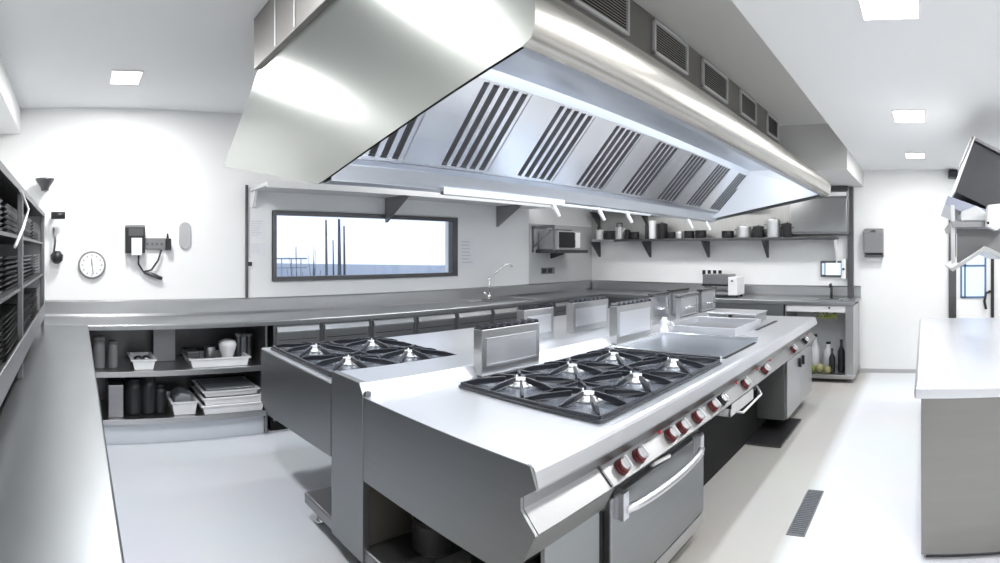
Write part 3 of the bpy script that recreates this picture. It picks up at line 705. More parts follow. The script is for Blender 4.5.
# socket strip
s0, s1 = onY(7.13, 701.5, 270), onY(7.13, 723, 275)
st = empty('socket_strip', ((s0.x+s1.x)/2, 7.13, 1.3), 'row of four black sockets on the back wall above the toaster', 'socket strip')
b = MB(); b.box(s0.x, s1.x, 7.125, 7.14, s1.z-.01, s0.z+.01); b.build('plate', M['white'], st, .003)
for k in range(4):
    xx = s0.x+(k+.5)*(s1.x-s0.x)/4; b = MB(); b.box(xx-.024, xx+.024, 7.118, 7.126, s1.z, s0.z); b.build('socket', M['black'], st)
# tablet display and white box at right end
a, c = onY(7.1, 820.5, 261), onY(7.1, 843, 277)
st = empty('wall_display', ((a.x+c.x)/2, 7.1, c.z), 'small framed display with a pale blue screen on the back wall above the tap', 'display')
b = MB(); b.box(a.x, c.x, 7.10, 7.14, c.z, a.z); b.build('casing', M['dsteel'], st, .005)
b = MB(); b.box(a.x+.07, c.x-.03, 7.094, 7.10, c.z+.025, a.z-.025); b.build('screen', M['screen'], st)
b = MB(); b.box(a.x+.02, a.x+.055, 7.094, 7.10, c.z+.03, a.z-.03); b.build('side_keys', M['bluew'], st)
p = onY(7.05, 847, 268)
st = empty('soap_dispenser', (p.x-.06, 7.08, p.z), 'slim white dispenser between the wall display and the steel post', 'dispenser')
b = MB(); b.box(p.x-.075, p.x-.015, 7.04, 7.14, p.z-.15, p.z+.12); b.build('body', M['white'], st, .015)
b = MB(); b.box(p.x-.06, p.x-.03, 7.03, 7.04, p.z-.03, p.z+.0); b.build('button', M['black'], st)
# steel cabinet / panel high on the back wall
a, c = onY(6.95, 789, 172), onY(6.95, 848, 234)
st = empty('upper_cabinet', ((a.x+c.x)/2, 7.0, c.z), 'brushed steel wall cabinet high in the back corner behind the hood', 'wall cabinet')
b = MB(); b.box(a.x, c.x, 6.97, 7.14, c.z, E_+.86); b.build('body', M['mid'], st, .004)
b = MB(); b.box(a.x+.015, c.x-.02, 6.955, 6.97, c.z+.03, 2.30); b.build('door', M['steel'], st, .004)
b = MB(); b.box(a.x, c.x, 6.95, 6.97, 2.40, E_+.86); b.build('top_panel', M['dsteel'], st)
b = MB(); b.box(c.x-.30, c.x-.02, 6.93, 6.955, 2.33, 2.38); b.build('handle', M['white'], st, .005)

# paper towel dispenser
a, c = onY(7.0, 863.5, 228), onY(7.0, 883, 257)
st = empty('towel_dispenser', ((a.x+c.x)/2, 7.05, c.z), 'grey paper towel dispenser alone on the back wall', 'dispenser')
b = MB(); b.prism([(7.14, a.z), (7.03, a.z-.01), (7.0, a.z-.06), (7.01, c.z+.05), (7.14, c.z+.03)], a.x, c.x, 'x'); b.build('cover', M['grey'], st, .012)
b = MB(); b.box(a.x+.01, c.x-.0, 7.01, 7.13, c.z-.005, c.z+.028); b.build('tray_lip', M['dsteel'], st, .004)
b = MB(); b.box((a.x+c.x)/2-.03, (a.x+c.x)/2+.03, 6.985, 7.0, a.z-.045, a.z-.03); b.build('lock', M['dsteel'], st)
b = MB(); b.box(a.x+.04, c.x-.04, 7.05, 7.06, c.z-.05, c.z+.0); b.build('paper', M['paper'], st)

# ================================================================ SHELVES WITH BRACKETS
def bracket(r, p, depth, h, axis, t=.02, mt='dsteel'):
    b = MB()
    if axis == 'x': b.prism([(p[0], p[2]), (p[0]+depth, p[2]), (p[0]+depth*.85, p[2]-.02), (p[0]+.01, p[2]-h), (p[0], p[2]-h)], p[1]-t/2, p[1]+t/2, 'y')
    else: b.prism([(p[1], p[2]), (p[1]-depth, p[2]), (p[1]-depth*.85, p[2]-.02), (p[1]-.01, p[2]-h), (p[1], p[2]-h)], p[0]-t/2, p[0]+t/2, 'x')
    return b.build('bracket', M[mt], r)
hs = empty('high_shelf', (XL, 3.5, 2.2), 'high white edged wall shelf on triangular brackets above the window', 'shelf')
b = MB(); b.prism([(XL+.012, 2.20), (XL+.50, 2.20), (XL+.50, 2.235), (XL+.012, 2.235)], 1.68, 5.62); b.build('board', M['lgrey'], hs, .003)
b = MB(); b.box(XL+.50, XL+.512, 1.68, 5.62, 2.185, 2.245); b.build('front_lip', M['white'], hs)
for x in (386, 497): bracket(hs, (XL+.013, onX(5.07, x, 0).y, 2.20), .49, .27, 'x', .03, 'mid')
bracket(hs, (XL+.013, 1.72, 2.20), .10, .16, 'x', .03, 'white')
# main back shelf
SZ = 1.79
bs = empty('pot_shelf', (-3, 7.0, SZ), 'long dark edged back wall shelf carrying the pots', 'shelf')
sx0, sx1 = -4.45, onY(6.84, 835, 0).x
b = MB(); b.prism([(6.84, SZ-.035), (6.84, SZ), (YB-.002, SZ), (YB-.002, SZ-.015), (6.855, SZ-.015), (6.855, SZ-.035)], sx0, sx1, 'x'); b.build('board', M['dsteel'], bs, .002)
for x in (595, 646, 705, 765): bracket(bs, (onY(7.0, x, 0).x, YB-.002, SZ-.03), .28, .24, 'y', .03)
b = MB(); xe = sx1-.02; b.prism([(YB-.002, SZ-.03), (6.9, SZ-.03), (YB-.01, SZ-.38), (YB-.002, SZ-.38)], xe-.01, xe+.01, 'x'); b.build('bracket', M['white'], bs)
us = empty('upper_pot_shelf', (-3.2, 7.0, 2.3), 'upper back wall shelf mostly hidden behind the hood edge', 'shelf')
b = MB(); b.prism([(6.84, 2.22), (6.84, 2.255), (YB-.002, 2.255), (YB-.002, 2.235), (6.855, 2.235), (6.855, 2.22)], -4.75, -2.2, 'x'); b.build('board', M['dsteel'], us, .002)
for x in (595, 643):
    X = onY(7.0, x, 0).x; bracket(us, (X, YB-.002, 2.225), .28, .22, 'y', .03)
    b = MB(); b.box(X-.025, X+.025, YB-.04, YB-.002, SZ, 2.01); b.build('wall_post', M['dsteel'], us)

# pots on the back shelf
def pot(x0, x1, yt, m, label, kind='pot', lid=True, Y=6.97):
    a, c = onY(Y, x0, yt), onY(Y, x1, yt); r = (c.x-a.x)/2; cx = (a.x+c.x)/2; h = max(.05, a.z-SZ-.001)
    r = min(r, .14)
    names = {'pot': 'stock_pot', 'pan': 'saucepan', 'can': 'canister', 'kettle': 'kettle', 'box': 'storage_tub'}
    cats = {'pot': 'pot', 'pan': 'pan', 'can': 'canister', 'kettle': 'kettle', 'box': 'tub'}
    e = empty(names[kind], (cx, Y, SZ), label, cats[kind], 'cookware on the back wall shelf')
    z = SZ+.001; hb = h*(.84 if lid else 1)
    b = MB(); b.lathe((cx, Y, z), [(r*.93, 0), (r, .012), (r, hb-.008), (r*1.04, hb), (r*.94, hb-.003)], 24); b.build('body', m, e)
    if lid: b = MB(); b.lathe((cx, Y, z+hb), [(r*1.04, 0), (r*.98, h*.05), (r*.4, h*.09), (r*.12, h*.10), (r*.12, h*.16)], 24); b.build('lid', m, e)
    if kind == 'pot':
        for s in (-1, 1):
            b = MB(); b.tube([(cx+s*r, Y-.04, z+hb*.72), (cx+s*(r+.025), Y-.03, z+hb*.76), (cx+s*(r+.025), Y+.03, z+hb*.76), (cx+s*r, Y+.04, z+hb*.72)], .006, 6); b.build('handle', M['dsteel'], e)
    if kind == 'pan':
        b = MB(); b.tube([(cx, Y-r, z+hb*.8), (cx+.03, Y-r-.10, z+hb*.9)], .009, 6); b.build('handle', M['black'], e)
    if kind == 'kettle':
        b = MB(); b.tube([(cx+r*.9, Y, z+hb*.5), (cx+r*1.4, Y, z+hb*.85), (cx+r*1.6, Y, z+hb)], [.014, .011, .008], 8); b.build('spout', m, e)
        b = MB(); b.tube([(cx-r*.8, Y, z+hb*.9), (cx-r*.7, Y, z+h*1.2), (cx+r*.7, Y, z+h*1.2), (cx+r*.8, Y, z+hb*.9)], .008, 8); b.build('handle', M['black'], e)
S, Dk, A_ = M['steel'], M['copper'], M['alu']
for spec in (
    (597, 603.5, 229, M['white'], 'white canister at the left end of the pot shelf', 'can', True),
    (604.5, 614, 231, Dk, 'dark saucepan beside the white canister at the left end of the pot shelf', 'pan', False),
    (616, 623, 226, M['alu'], 'bright silver kettle near the left end of the pot shelf', 'kettle', True),
    (625, 630, 229, Dk, 'dark narrow canister right of the silver kettle', 'can', True),
    (631, 638.5, 232, Dk, 'low dark saucepan left of the tall white canister', 'pan', False),
    (649.5, 656, 221, M['white'], 'tall white canister between the second bracket and the tall dark pot', 'can', False),
    (657.5, 667, 222, Dk, 'tall dark pot right of the tall white canister', 'can', True),
    (668, 675, 232, Dk, 'small dark saucepan right of the tall dark pot', 'pan', False),
    (676, 683, 231, A_, 'small silver canister in the middle of the pot shelf', 'can', True),
    (684.5, 694, 231, Dk, 'dark wide pan right of the small silver canister', 'pan', False),
    (695.5, 706, 230.5, Dk, 'dark wide pan above the third bracket of the pot shelf', 'pan', False),
    (722, 733.5, 231, Dk, 'low dark pan left of the silver stock pot', 'pan', False),
    (737, 751, 225, A_, 'silver stock pot with banded sides, smaller of the two silver ones', 'pot', True),
    (753, 764, 225, Dk, 'dark stock pot between the two silver ones', 'pot', True),
    (767, 780, 217, A_, 'tallest silver stock pot at the right of the pot shelf', 'pot', True),
    (783, 792, 222, Dk, 'dark stock pot at the right end of the row', 'pot', True)):
    pot(spec[0], spec[1], spec[2], spec[3], spec[4], spec[5], spec[6])

for i, (x0_, x1_) in enumerate(((612, 622), (626, 636), (650, 662), (668, 682))):
    a, c = onY(6.97, x0_, 0), onY(6.97, x1_, 0); r = (c.x-a.x)/2; cx = (a.x+c.x)/2
    e = empty('saucepan', (cx, 6.97, 2.255), '%s saucepan from the left on the upper shelf behind the hood edge' % ORD[i], 'pan', 'saucepans on the upper shelf')
    b = MB(); b.lathe((cx, 6.97, 2.256), [(r*.9, 0), (r, .01), (r, .12), (r*.95, .12)], 20); b.build('body', M['copper'], e)
# corner microwave with bracket shelf on window wall
p0, p1 = onX(4.85, 556, 229), onX(4.85, 574, 251)
mz0, mz1 = 1.64, 1.90
ms = empty('microwave_shelf', (-4.9, 6.5, mz0), 'dark corner shelf under the microwave', 'shelf')
b = MB(); b.box(XL+.02, -4.62, 5.76, 6.42, mz0-.055, mz0-.01); b.build('board', M['dsteel'], ms, .004)
bracket(ms, (XL+.018, 6.1, mz0-.056), .26, .08, 'x')
mw = empty('microwave', (-4.85, 6.35, mz0), 'small silver microwave with a black door on the corner shelf', 'microwave')
b = MB(); b.box(-5.03, -4.68, 5.79, 6.31, mz0-.008, mz1); b.build('casing', M['midgrey'], mw, .008)
b = MB(); b.box(-4.68, -4.668, 5.81, 6.15, mz0+.02, mz1-.02); d = b.build('door', M['black'], mw, .003)
b = MB(); b.box(-4.668, -4.65, 6.135, 6.15, mz0+.03, mz1-.03); b.build('handle', M['chrome'], d)
b = MB(); b.box(-4.68, -4.672, 6.17, 6.295, mz0+.02, mz1-.02); b.build('control_panel', M['white'], mw)
b = MB(); b.box(-4.95, -4.75, 5.9, 6.2, mz1, mz1+.02); tag(b.build('baking_tray', M['dsteel'], None, .003), 'dark flat tray lying on top of the microwave', 'tray')
fr = empty('wall_frame_bracket', (-4.9, 5.8, 1.7), 'square steel wall bracket with a diagonal brace left of the microwave', 'bracket')
yy = 5.68
b = MB(); b.box(XL+.016, XL+.04, yy, yy+.3, 1.93, 1.97); b.box(XL+.016, -4.66, yy, yy+.02, 1.93, 1.97); b.build('arm', M['mid'], fr)
b = MB(); b.tube([(-4.66, yy+.01, 1.94), (XL+.03, yy+.01, 1.66)], .010, 6); b.build('brace', M['mid'], fr)
b = MB(); b.box(XL+.016, XL+.04, yy, yy+.02, 1.60, 1.95); b.build('upright', M['mid'], fr)
b = MB(); b.box(-4.68, -4.66, yy, yy+.02, 1.62, 1.93); b.build('upright', M['mid'], fr)
# double socket under it
p = onX(5.05, 550, 270.5)
so = empty('wall_socket', (XL, p.y, p.z), 'black double socket on the wall below the microwave', 'socket')
b = MB(); b.box(XL+.016, XL+.024, p.y-.19, p.y+.12, p.z-.05, p.z+.045); b.build('plate', M['grey'], so, .003)
for s in (-.13, .0): 
    b = MB(); b.box(XL+.024, XL+.032, p.y+s-.04, p.y+s+.05, p.z-.035, p.z+.03); b.build('socket_face', M['black'], so)
p = onX(5.06, 249.5, 264)
so = empty('wall_socket', (XL, p.y, p.z), 'small socket with dark centre at the left edge of the window wall', 'socket')
b = MB(); b.box(XL+.012, XL+.02, p.y-.035, p.y+.04, p.z-.04, p.z+.04); b.build('plate', M['white'], so, .003)
b = MB(); b.box(XL+.02, XL+.024, p.y-.02, p.y+.025, p.z-.02, p.z+.02); b.build('socket_face', M['black'], so)
# notices
def notice(xa, xb, ya, yb, label, lines=7):
    p, q = onX(5.066, xa, ya), onX(5.066, xb, yb)
    e = empty('wall_notice', (XL+.012, (p.y+q.y)/2, q.z), label, 'notice', 'paper notices on the window wall')
    b = MB(); b.box(XL+.0125, XL+.015, p.y, q.y, q.z, p.z); b.build('sheet', M['paper'], e)
    b = MB(); h = p.z-q.z; w = q.y-p.y
    for k in range(lines):
        z = p.z - h*(.12+.8*k/lines); b.box(XL+.015, XL+.0155, p.y+w*.12, p.y+w*random.uniform(.6, .88), z-h*.018, z+h*.018)
    b.build('printed_lines', M['lgrey'], e)
notice(249, 265, 219, 239, 'upper paper notice left of the window')
notice(249, 265, 243, 255, 'lower paper notice left of the window', 4)
notice(460, 475, 238, 268, 'paper notice right of the window')

# ================================================================ CLOCK WALL ITEMS
WX = XL
p = onX(5.06, 92, 265)
ck = empty('wall_clock', (WX, p.y, p.z), 'round white wall clock above the counter corner', 'clock')
b = MB(); b.lathe((WX, p.y, p.z), [(.128, .0), (.130, .02), (.122, .032), (.112, .026)], 40, 'x'); b.build('rim', M['grey'], ck)
b = MB(); b.lathe((WX, p.y, p.z), [(.114, .0), (.114, .027)], 40, 'x'); b.build('dial', M['white'], ck)
b = MB(); b.lathe((WX, p.y, p.z), [(.006, .024), (.006, .0272)], 10, 'x')
for k in range(12):
    a = k*PI/6; c, s = math.cos(a), math.sin(a); b.cyl((WX+.0275, p.y+s*.098, p.z+c*.098), (WX+.0275, p.y+s*.082, p.z+c*.082), .0035, seg=6)
b.build('hour_marks', M['dsteel'], ck)
b = MB(); b.cyl((WX+.03, p.y, p.z), (WX+.03, p.y-.005, p.z+.06), .004, seg=6); b.build('hour_hand', M['dsteel'], ck)
b = MB(); b.cyl((WX+.032, p.y, p.z), (WX+.032, p.y+.012, p.z-.085), .003, seg=6); b.build('minute_hand', M['dsteel'], ck)
# wall telephone/terminal with printer slot
p, q = onX(5.0, 125.5, 225), onX(5.0, 145, 253)
ph = empty('wall_terminal', (WX, (p.y+q.y)/2, q.z), 'black wall telephone unit with a pale keypad beside the clock', 'telephone')
b = MB(); b.box(WX, WX+.09, p.y, q.y, q.z, p.z); b.build('housing', M['black'], ph, .008)
b = MB(); b.box(WX+.09, WX+.10, p.y+.055, q.y-.03, q.z-.02, p.z-.12); b.build('keypad', M['white'], ph, .003)
b = MB(); b.box(WX+.09, WX+.097, p.y+.03, q.y-.015, p.z-.10, p.z-.03); b.build('display', M['dsteel'], ph)
b = MB(); b.box(WX+.09, WX+.095, p.y+.0, q.y-.0, p.z-.022, p.z-.005); b.build('top_trim', M['grey'], ph)
r0, r1 = onX(5.0, 145, 238), onX(5.0, 171, 250)
kr = empty('key_rail', (WX, (r0.y+r1.y)/2, r1.z), 'grey perforated rail with a black end clamp beside the black telephone unit', 'rail')
b = MB(); b.box(WX, WX+.03, r0.y+.005, r1.y, r1.z+.01, r0.z); b.build('bar', M['grey'], kr, .003)
b = MB()
for k in range(4): b.cyl((WX+.03, r0.y+.03+k*.045, (r0.z+r1.z)/2), (WX+.033, r0.y+.03+k*.045, (r0.z+r1.z)/2), .011, seg=10)
b.build('holes', M['dsteel'], kr)
b = MB(); b.box(WX, WX+.07, r1.y-.045, r1.y+.005, r1.z-.0, r0.z-.005); b.cyl((WX+.04, r1.y-.025, r0.z), (WX+.04, r1.y-.025, r0.z+.045), .014, .006, 12); b.build('clamp', M['black'], kr, .004)
# handset on its cord, hanging below
h0, h1 = onX(4.98, 145, 272), onX(4.98, 163, 279); cA, cB = onX(5.0, 139, 254), onX(5.0, 162, 250)
hs_ = empty('hand_sprayer', (WX, h0.y, h0.z), 'dark handset hanging on a looped cord below the black telephone unit', 'handset')
b = MB(); b.tube([(WX+.03, h0.y, h0.z), (WX+.04, (h0.y+h1.y)/2, (h0.z+h1.z)/2), (WX+.03, h1.y, h1.z)], [.018, .022, .018], 10); b.build('grip', M['dsteel'], hs_)
b = MB(); P = [cA, onX(5.0, 139, 264), onX(5.0, 144, 272), onX(5.0, 152, 270), onX(5.0, 159, 260), cB]
b.tube([(WX+.04, v.y, v.z) for v in P], .009, 8); b.build('cord', M['black'], hs_)
p, q = onX(5.06, 179.5, 222), onX(5.06, 191, 249)
b = MB(); n = 12; cy = (p.y+q.y)/2; ww = (q.y-p.y)/2; pts = []
for k in range(n+1): a = PI*k/n; pts.append((cy+ww*math.cos(a), p.z-ww+ww*math.sin(a)))
for k in range(n+1): a = PI+PI*k/n; pts.append((cy+ww*math.cos(a), q.z+ww+ww*math.sin(a)))
b.prism(pts, WX, WX+.02, 'x')
tag(b.build('wall_plate', M['midgrey'], None, .003), 'grey round ended blank plate on the wall right of the telephone unit', 'wall plate')
# dark bell shade and hanging tools at the left
p = onX(4.9, 44.5, 184); r = empty('wall_lamp', (WX, p.y, p.z), 'dark flared wall lamp above the end of the left rack', 'wall lamp')
b = MB(); b.lathe((WX+.12, p.y, p.z-.055), [(.035, 0), (.04, .03), (.085, .095), (.09, .11), (.075, .105)], 20); b.build('shade', M['dsteel'], r)
b = MB(); b.cyl((WX, p.y, p.z-.04), (WX+.10, p.y, p.z-.03), .015, seg=10); b.build('arm', M['dsteel'], r)
for (xa, xb, y_, lab, nm, cat) in ((51, 65, 215, 'thick black rod end sticking out beside the left rack', 'wall_peg', 'peg'),):
    a, c = onX(4.9, xa, y_), onX(4.9, xb, y_)
    b = MB(); b.cyl((WX+.12, a.y, a.z), (WX+.12, c.y, c.z), .034, seg=14); b.cyl((WX, a.y+.02, a.z), (WX+.12, a.y+.02, a.z), .02, seg=10)
    tag(b.build(nm, M['black'], None), lab, cat)
p = onX(4.9, 53, 230)
r = empty('hanging_ladle', (WX, p.y, p.z), 'black ladle hanging beside the left rack', 'ladle')
b = MB(); b.tube([(WX+.06, p.y, p.z+.02), (WX+.06, p.y+.015, p.z-.10), (WX+.06, p.y, p.z-.22)], .010, 8); b.build('handle', M['dsteel'], r)
b = MB(); b.lathe((WX+.07, p.y+.03, p.z-.31), [(.02, 0), (.055, .03), (.06, .08), (.03, .12)], 16); b.build('bowl', M['black'], r)
b = MB(); b.cyl((WX, p.y, p.z+.02), (WX+.08, p.y, p.z+.02), .008, seg=8); b.build('hook', M['dsteel'], r)

# ================================================================ LEFT RACK above the side worktop
rk = empty('plate_rack', (-3, -.4, 1.1), 'tall dark steel rack standing over the left worktop', 'rack')
RY = -.25; RXa, RXb = -4.22, -.70; zb0, zb1, zt = 1.09, 1.195, 1.90
b = MB(); b.box(RXa, RXb, RY-.012, RY, zb0, zb1); b.build('front_rail', M['mid'], rk, .003)
for z in (1.13, 1.42, 1.66, 1.88):
    b = MB(); b.box(RXa, RXb, -.735, RY-.013, z, z+.015); b.build('shelf', M['dsteel'], rk)
for x in (RXa, -2.56, -.72):
    b = MB(); b.box(x-.0, x+.025, RY-.03, RY-.004, 1.001, zt); b.box(x, x+.025, -.735, -.71, 1.001, zt); b.build('post', M['mid'], rk, .002)
b = MB(); b.box(RXa-.008, RXa, -.735, RY, 1.15, zt); b.build('end_panel', M['lgrey'], rk)
b = MB(); b.box(RXa, RXb, -.745, -.735, 1.1, zt); b.build('back_sheet', M['blackm'], rk)
b = MB(); b.box(RXa, RXb, RY-.012, RY, 1.87, zt); b.build('top_rail', M['dsteel'], rk)
ti = 0
for (z, n) in ((1.146, 9), (1.436, 7), (1.676, 6)):
    for bay in range(5):
        xa = -4.12 + bay*.68
        for k in range(n):
            zz = z+k*.022
            b = MB(); b.prism([(-.70, zz), (-.30, zz), (-.285, zz+.014), (-.29, zz+.014), (-.303, zz+.004), (-.697, zz+.004), (-.71, zz+.014), (-.715, zz+.014)], xa, xa+.55, 'x')
            lv = {1.146: 'bottom', 1.436: 'middle', 1.676: 'top'}[z]
            o = b.build('steel_tray', M['dsteel'] if (k+bay) % 3 else M['mid'])
            tag(o, 'dark flat steel tray stacked in the %s shelf of the left rack' % lv, 'tray', 'steel trays on the %s shelf of the left rack' % lv)
# white cable on the rack
P = [(22, 196), (27, 205), (25, 225), (20, 245)]
b = MB(); b.tube([(lambda t: (-.235/math.tan((t)-PI/2) if False else (-.235)*math.tan(PI-(t)) if False else 0, 0, 0))(0) for _ in ()] or [(-2.25, -.235, 1.86), (-2.5, -.225, 1.80), (-2.3, -.23, 1.70), (-2.05, -.235, 1.62)], .007, 8)
tag(b.build('power_cable', M['white']), 'white cable drooping across the front of the left rack', 'cable')

# ================================================================ CONTENTS OF THE OPEN SHELVING
Z1, Z0 = .611, .216
def sy(x, L=4.6): return onX(L, x, 0).y
def crate(ya, yb, z, h, d, m, label, name='food_tray', cat='tray', group='white trays in the open shelving', wall=.012, x1=-4.50):
    e = empty(name, (x1-d/2, (ya+yb)/2, z), label, cat, group); x0 = x1-d; f = .02
    b = MB()
    pts = [(ya, z+h), (ya+f, z), (yb-f, z), (yb, z+h), (yb-wall, z+h), (yb-f-wall, z+wall), (ya+f+wall, z+wall), (ya+wall, z+h)]
    b.prism(pts, x0+.01, x1-.01, 'x')
    b.prism([(ya, z+h), (ya+f, z), (yb-f, z), (yb, z+h)], x1-.012, x1, 'x'); b.prism([(ya, z+h), (ya+f, z), (yb-f, z), (yb, z+h)], x0, x0+.012, 'x')
    b.build('tub', m, e, .003)
    b = MB(); t = .012
    b.box(x1, x1+t, ya-t, yb+t, z+h-.012, z+h); b.box(x0-t, x0, ya-t, yb+t, z+h-.012, z+h); b.box(x0, x1, ya-t, ya, z+h-.012, z+h); b.box(x0, x1, yb, yb+t, z+h-.012, z+h)
    b.build('rim', m, e, .002); return e
def jar(y, z, r, h, m, label, x=-4.62, lid=True, name='storage_jar', cat='jar', group='containers in the open shelving'):
    e = empty(name, (x, y, z), label, cat, group)
    b = MB(); b.lathe((x, y, z), [(r*.92, 0), (r, .01), (r, h*.86), (r*.92, h*.9)], 20); b.build('body', m, e)
    if lid: b = MB(); b.lathe((x, y, z+h*.9), [(r*.98, 0), (r*.98, h*.08), (r*.8, h*.1)], 20); b.build('lid', M['grey'], e)
    return e
jar(sy(99), Z1, .052, .27, M['grey'], 'tall grey container at the left end of the upper open shelf')
jar(sy(113), Z1, .042, .23, M['grey'], 'slimmer grey container second from the left end of the upper open shelf')
crate(sy(131), sy(154), Z1, .085, .34, M['ceramic'], 'short white tray with odds and ends on the upper open shelf')
for i, (x, m, lab) in enumerate(((138, 'dsteel', 'dark small lump in the short white tray, left one'), (146, 'mid', 'grey small lump in the short white tray, right one'))):
    b = MB(); b.lathe((-4.60, sy(x), Z1+.014), [(.03, 0), (.045, .03), (.04, .07), (.02, .085)], 14)
    tag(b.build('small_tin', M[m]), lab, 'tin', 'tins in the short white tray')
crate(sy(188), sy(246), Z1, .075, .36, M['ceramic'], 'long white tray on the upper open shelf at the right')
b = MB(); b.box(-4.8, -4.55, sy(186), sy(199), Z1+.076, Z1+.13); tag(b.build('dark_box', M['dsteel'], None, .008), 'dark box at the left end of the long white tray', 'box')
jar(sy(210), Z1+.014, .05, .16, M['mid'], 'grey steel pot standing in the long white tray', lid=False, name='small_pot', cat='pot', group='items in the long white tray')
e = empty('white_bowl', (-4.62, sy(228), Z1+.014), 'white rounded pitcher standing in the long white tray', 'pitcher')
b = MB(); b.lathe((-4.62, sy(228), Z1+.014), [(.055, 0), (.06, .02), (.05, .05), (.075, .12), (.082, .155), (.07, .185), (.03, .20)], 22); b.build('bowl', M['ceramic'], e)
for i, x in enumerate((240, 246.5, 253)):
    jar(sy(x), Z1+(.014 if i == 0 else 0), .035 if i else .03, .24, M['clear'] if i % 2 else M['dsteel'], ['dark slim bottle at the right end inside the long white tray', 'clear grey slim bottle just right of the long white tray', 'dark slim bottle furthest right on the upper open shelf'][i], x=-4.72 if i else -4.66, name='slim_bottle', cat='bottle', group='slim bottles on the upper open shelf')
b = MB(); b.box(-4.86, -4.82, sy(157), sy(180), Z1, Z1+.30); tag(b.build('cutting_board', M['midgrey'], None, .006), 'upright grey board at the back of the upper open shelf, between the two white trays', 'cutting board')
# lower shelf
b = MB(); b.box(-4.80, -4.50, sy(107.5), sy(122.5), Z0, Z0+.27); e = b.build('metal_caddy', M['mid'], None, .006); tag(e, 'square steel canister left on the lower open shelf', 'canister')
for i, (x, r, h) in enumerate(((133, .085, .31), (148, .08, .33), (160, .06, .25))):
    e = empty('black_bin', (-4.62, sy(x), Z0), ['black round bin on the lower open shelf, beside the square steel canister', 'black round bin on the lower open shelf, middle one of three', 'black round bin on the lower open shelf, beside the small white tray'][i], 'bin', 'black bins on the lower open shelf')
    b = MB(); b.lathe((-4.62, sy(x), Z0), [(r*.85, 0), (r*.95, .02), (r, h*.7), (r*.85, h*.92)], 20); b.build('body', M['black'], e)
    b = MB(); b.lathe((-4.62, sy(x), Z0+h*.92), [(r*.88, 0), (r*.8, h*.05), (r*.3, h*.08)], 20); b.build('lid', M['black'], e)
crate(sy(170), sy(195), Z0, .11, .36, M['ceramic'], 'small white tray on the lower open shelf with grey contents')
b = MB(); b.prism([(sy(173), Z0+.02), (sy(192), Z0+.02), (sy(190), Z0+.15), (sy(180), Z0+.17), (sy(174), Z0+.13)], -4.80, -4.55, 'x'); tag(b.build('grey_parcel', M['clear'], None, .01), 'grey wrapped parcel sitting in the small white tray', 'parcel')
crate(sy(199), sy(259), Z0, .075, .44, M['ceramic'], 'bottom one of the three large white trays on the lower open shelf', x1=-4.46)
crate(sy(200), sy(258), Z0+.076, .06, .44, M['ceramic'], 'middle one of the three large white trays on the lower open shelf', x1=-4.47)
crate(sy(201), sy(255), Z0+.137, .05, .44, M['ceramic'], 'top one of the three large white trays, under the clear lid', x1=-4.50)
b = MB(); b.box(-4.92, -4.52, sy(204), sy(252), Z0+.188, Z0+.20); tag(b.build('tray_cover', M['clear'], None, .004), 'clear grey cover lying on the top large white tray', 'lid')

# ================================================================ RIGHT COUNTER
rc = empty('prep_counter', (.4, 4.2, 0), 'steel topped prep counter cut by the right edge of the photo', 'counter')
cx0, cy0, cy1 = -.055, 2.78, 5.72
b = MB(); b.prism([(cx0+.012, .90), (cx0, .888), (cx0, .845), (cx0+.02, .842), (1.0, .842), (1.0, .90)], cy0, cy1); b.build('top', M['top'], rc, .010, 3)
b = MB(); b.box(cx0+.035, .97, cy0+.02, cy1-.03, .03, .842); b.build('body', mat('counter_front_steel', (.29, .28, .265), .42, 1, noise=.06, nscale=(3, 3, 20)), rc, .003)
b = MB(); b.box(cx0+.06, .95, cy0+.05, cy1-.05, 0, .03); b.build('plinth', M['dsteel'], rc)
# overhead gantry: sheet metal canopies above the right counter, seen from their ends
gy = 3.9
def ga(x, y, Y=gy): p = onY(Y, x, y); return (p.x, p.z)
gt = empty('overhead_canopy', (.5, gy, 1.8), 'dark angled steel canopy overhead at the right edge', 'canopy')
P = [ga(972, 141), ga(956, 192), ga(1003, 215), ga(1015, 163)]
b = MB(); b.prism(P, gy, gy+1.4); b.build('hood_body', mat('smoked_dark_steel', (.055, .055, .06), .45, .2, noise=.4, nscale=(3, 3, 3)), gt, .003)
b = MB(); q0, q1 = ga(974, 137), ga(953, 193)
b.prism([q0, (q0[0]+.008, q0[1]-.004), (q1[0]+.012, q1[1]-.002), q1], gy-.03, gy+1.4); b.build('edge_strip', M['white'], gt)
b = MB(); q = ga(972, 139); b.prism([(q[0]-.005, q[1]), (q[0]+.5, q[1]-.25), (q[0]+.5, q[1]-.225), (q[0]-.005, q[1]+.02)], gy-.02, gy+1.4); b.build('top_sheet', M['grey'], gt)
b = MB(); b.box(ga(1010, 0)[0], ga(1010, 0)[0]+.03, gy+.2, gy+.23, q[1]-.2, ZR); b.build('hanger', M['steel'], gt)
b = MB(); u = ga(945, 202); v = ga(1003, 218); 
b.prism([ga(948, 196), ga(945, 205), ga(955, 209), ga(1000, 232), ga(1003, 216)], gy-.02, gy+1.2); b.build('lower_flap', mat('blue_grey_steel', (.35, .37, .45), .3, 1), gt, .002)
sh = empty('overhead_shelf', (.5, 3.8, 1.7), 'pale steel gantry shelf hanging below the dark canopy', 'shelf')
b = MB(); b.prism([ga(950, 222), ga(1003, 222), ga(1003, 228), ga(952, 228)], gy-.1, gy+1.2); b.build('board', M['mid'], sh, .003)
b = MB(); b.prism([ga(950, 206), ga(954, 206), ga(955, 262), ga(951, 264)], gy-.08, gy-.02); b.build('upright', M['lgrey'], sh, .003)
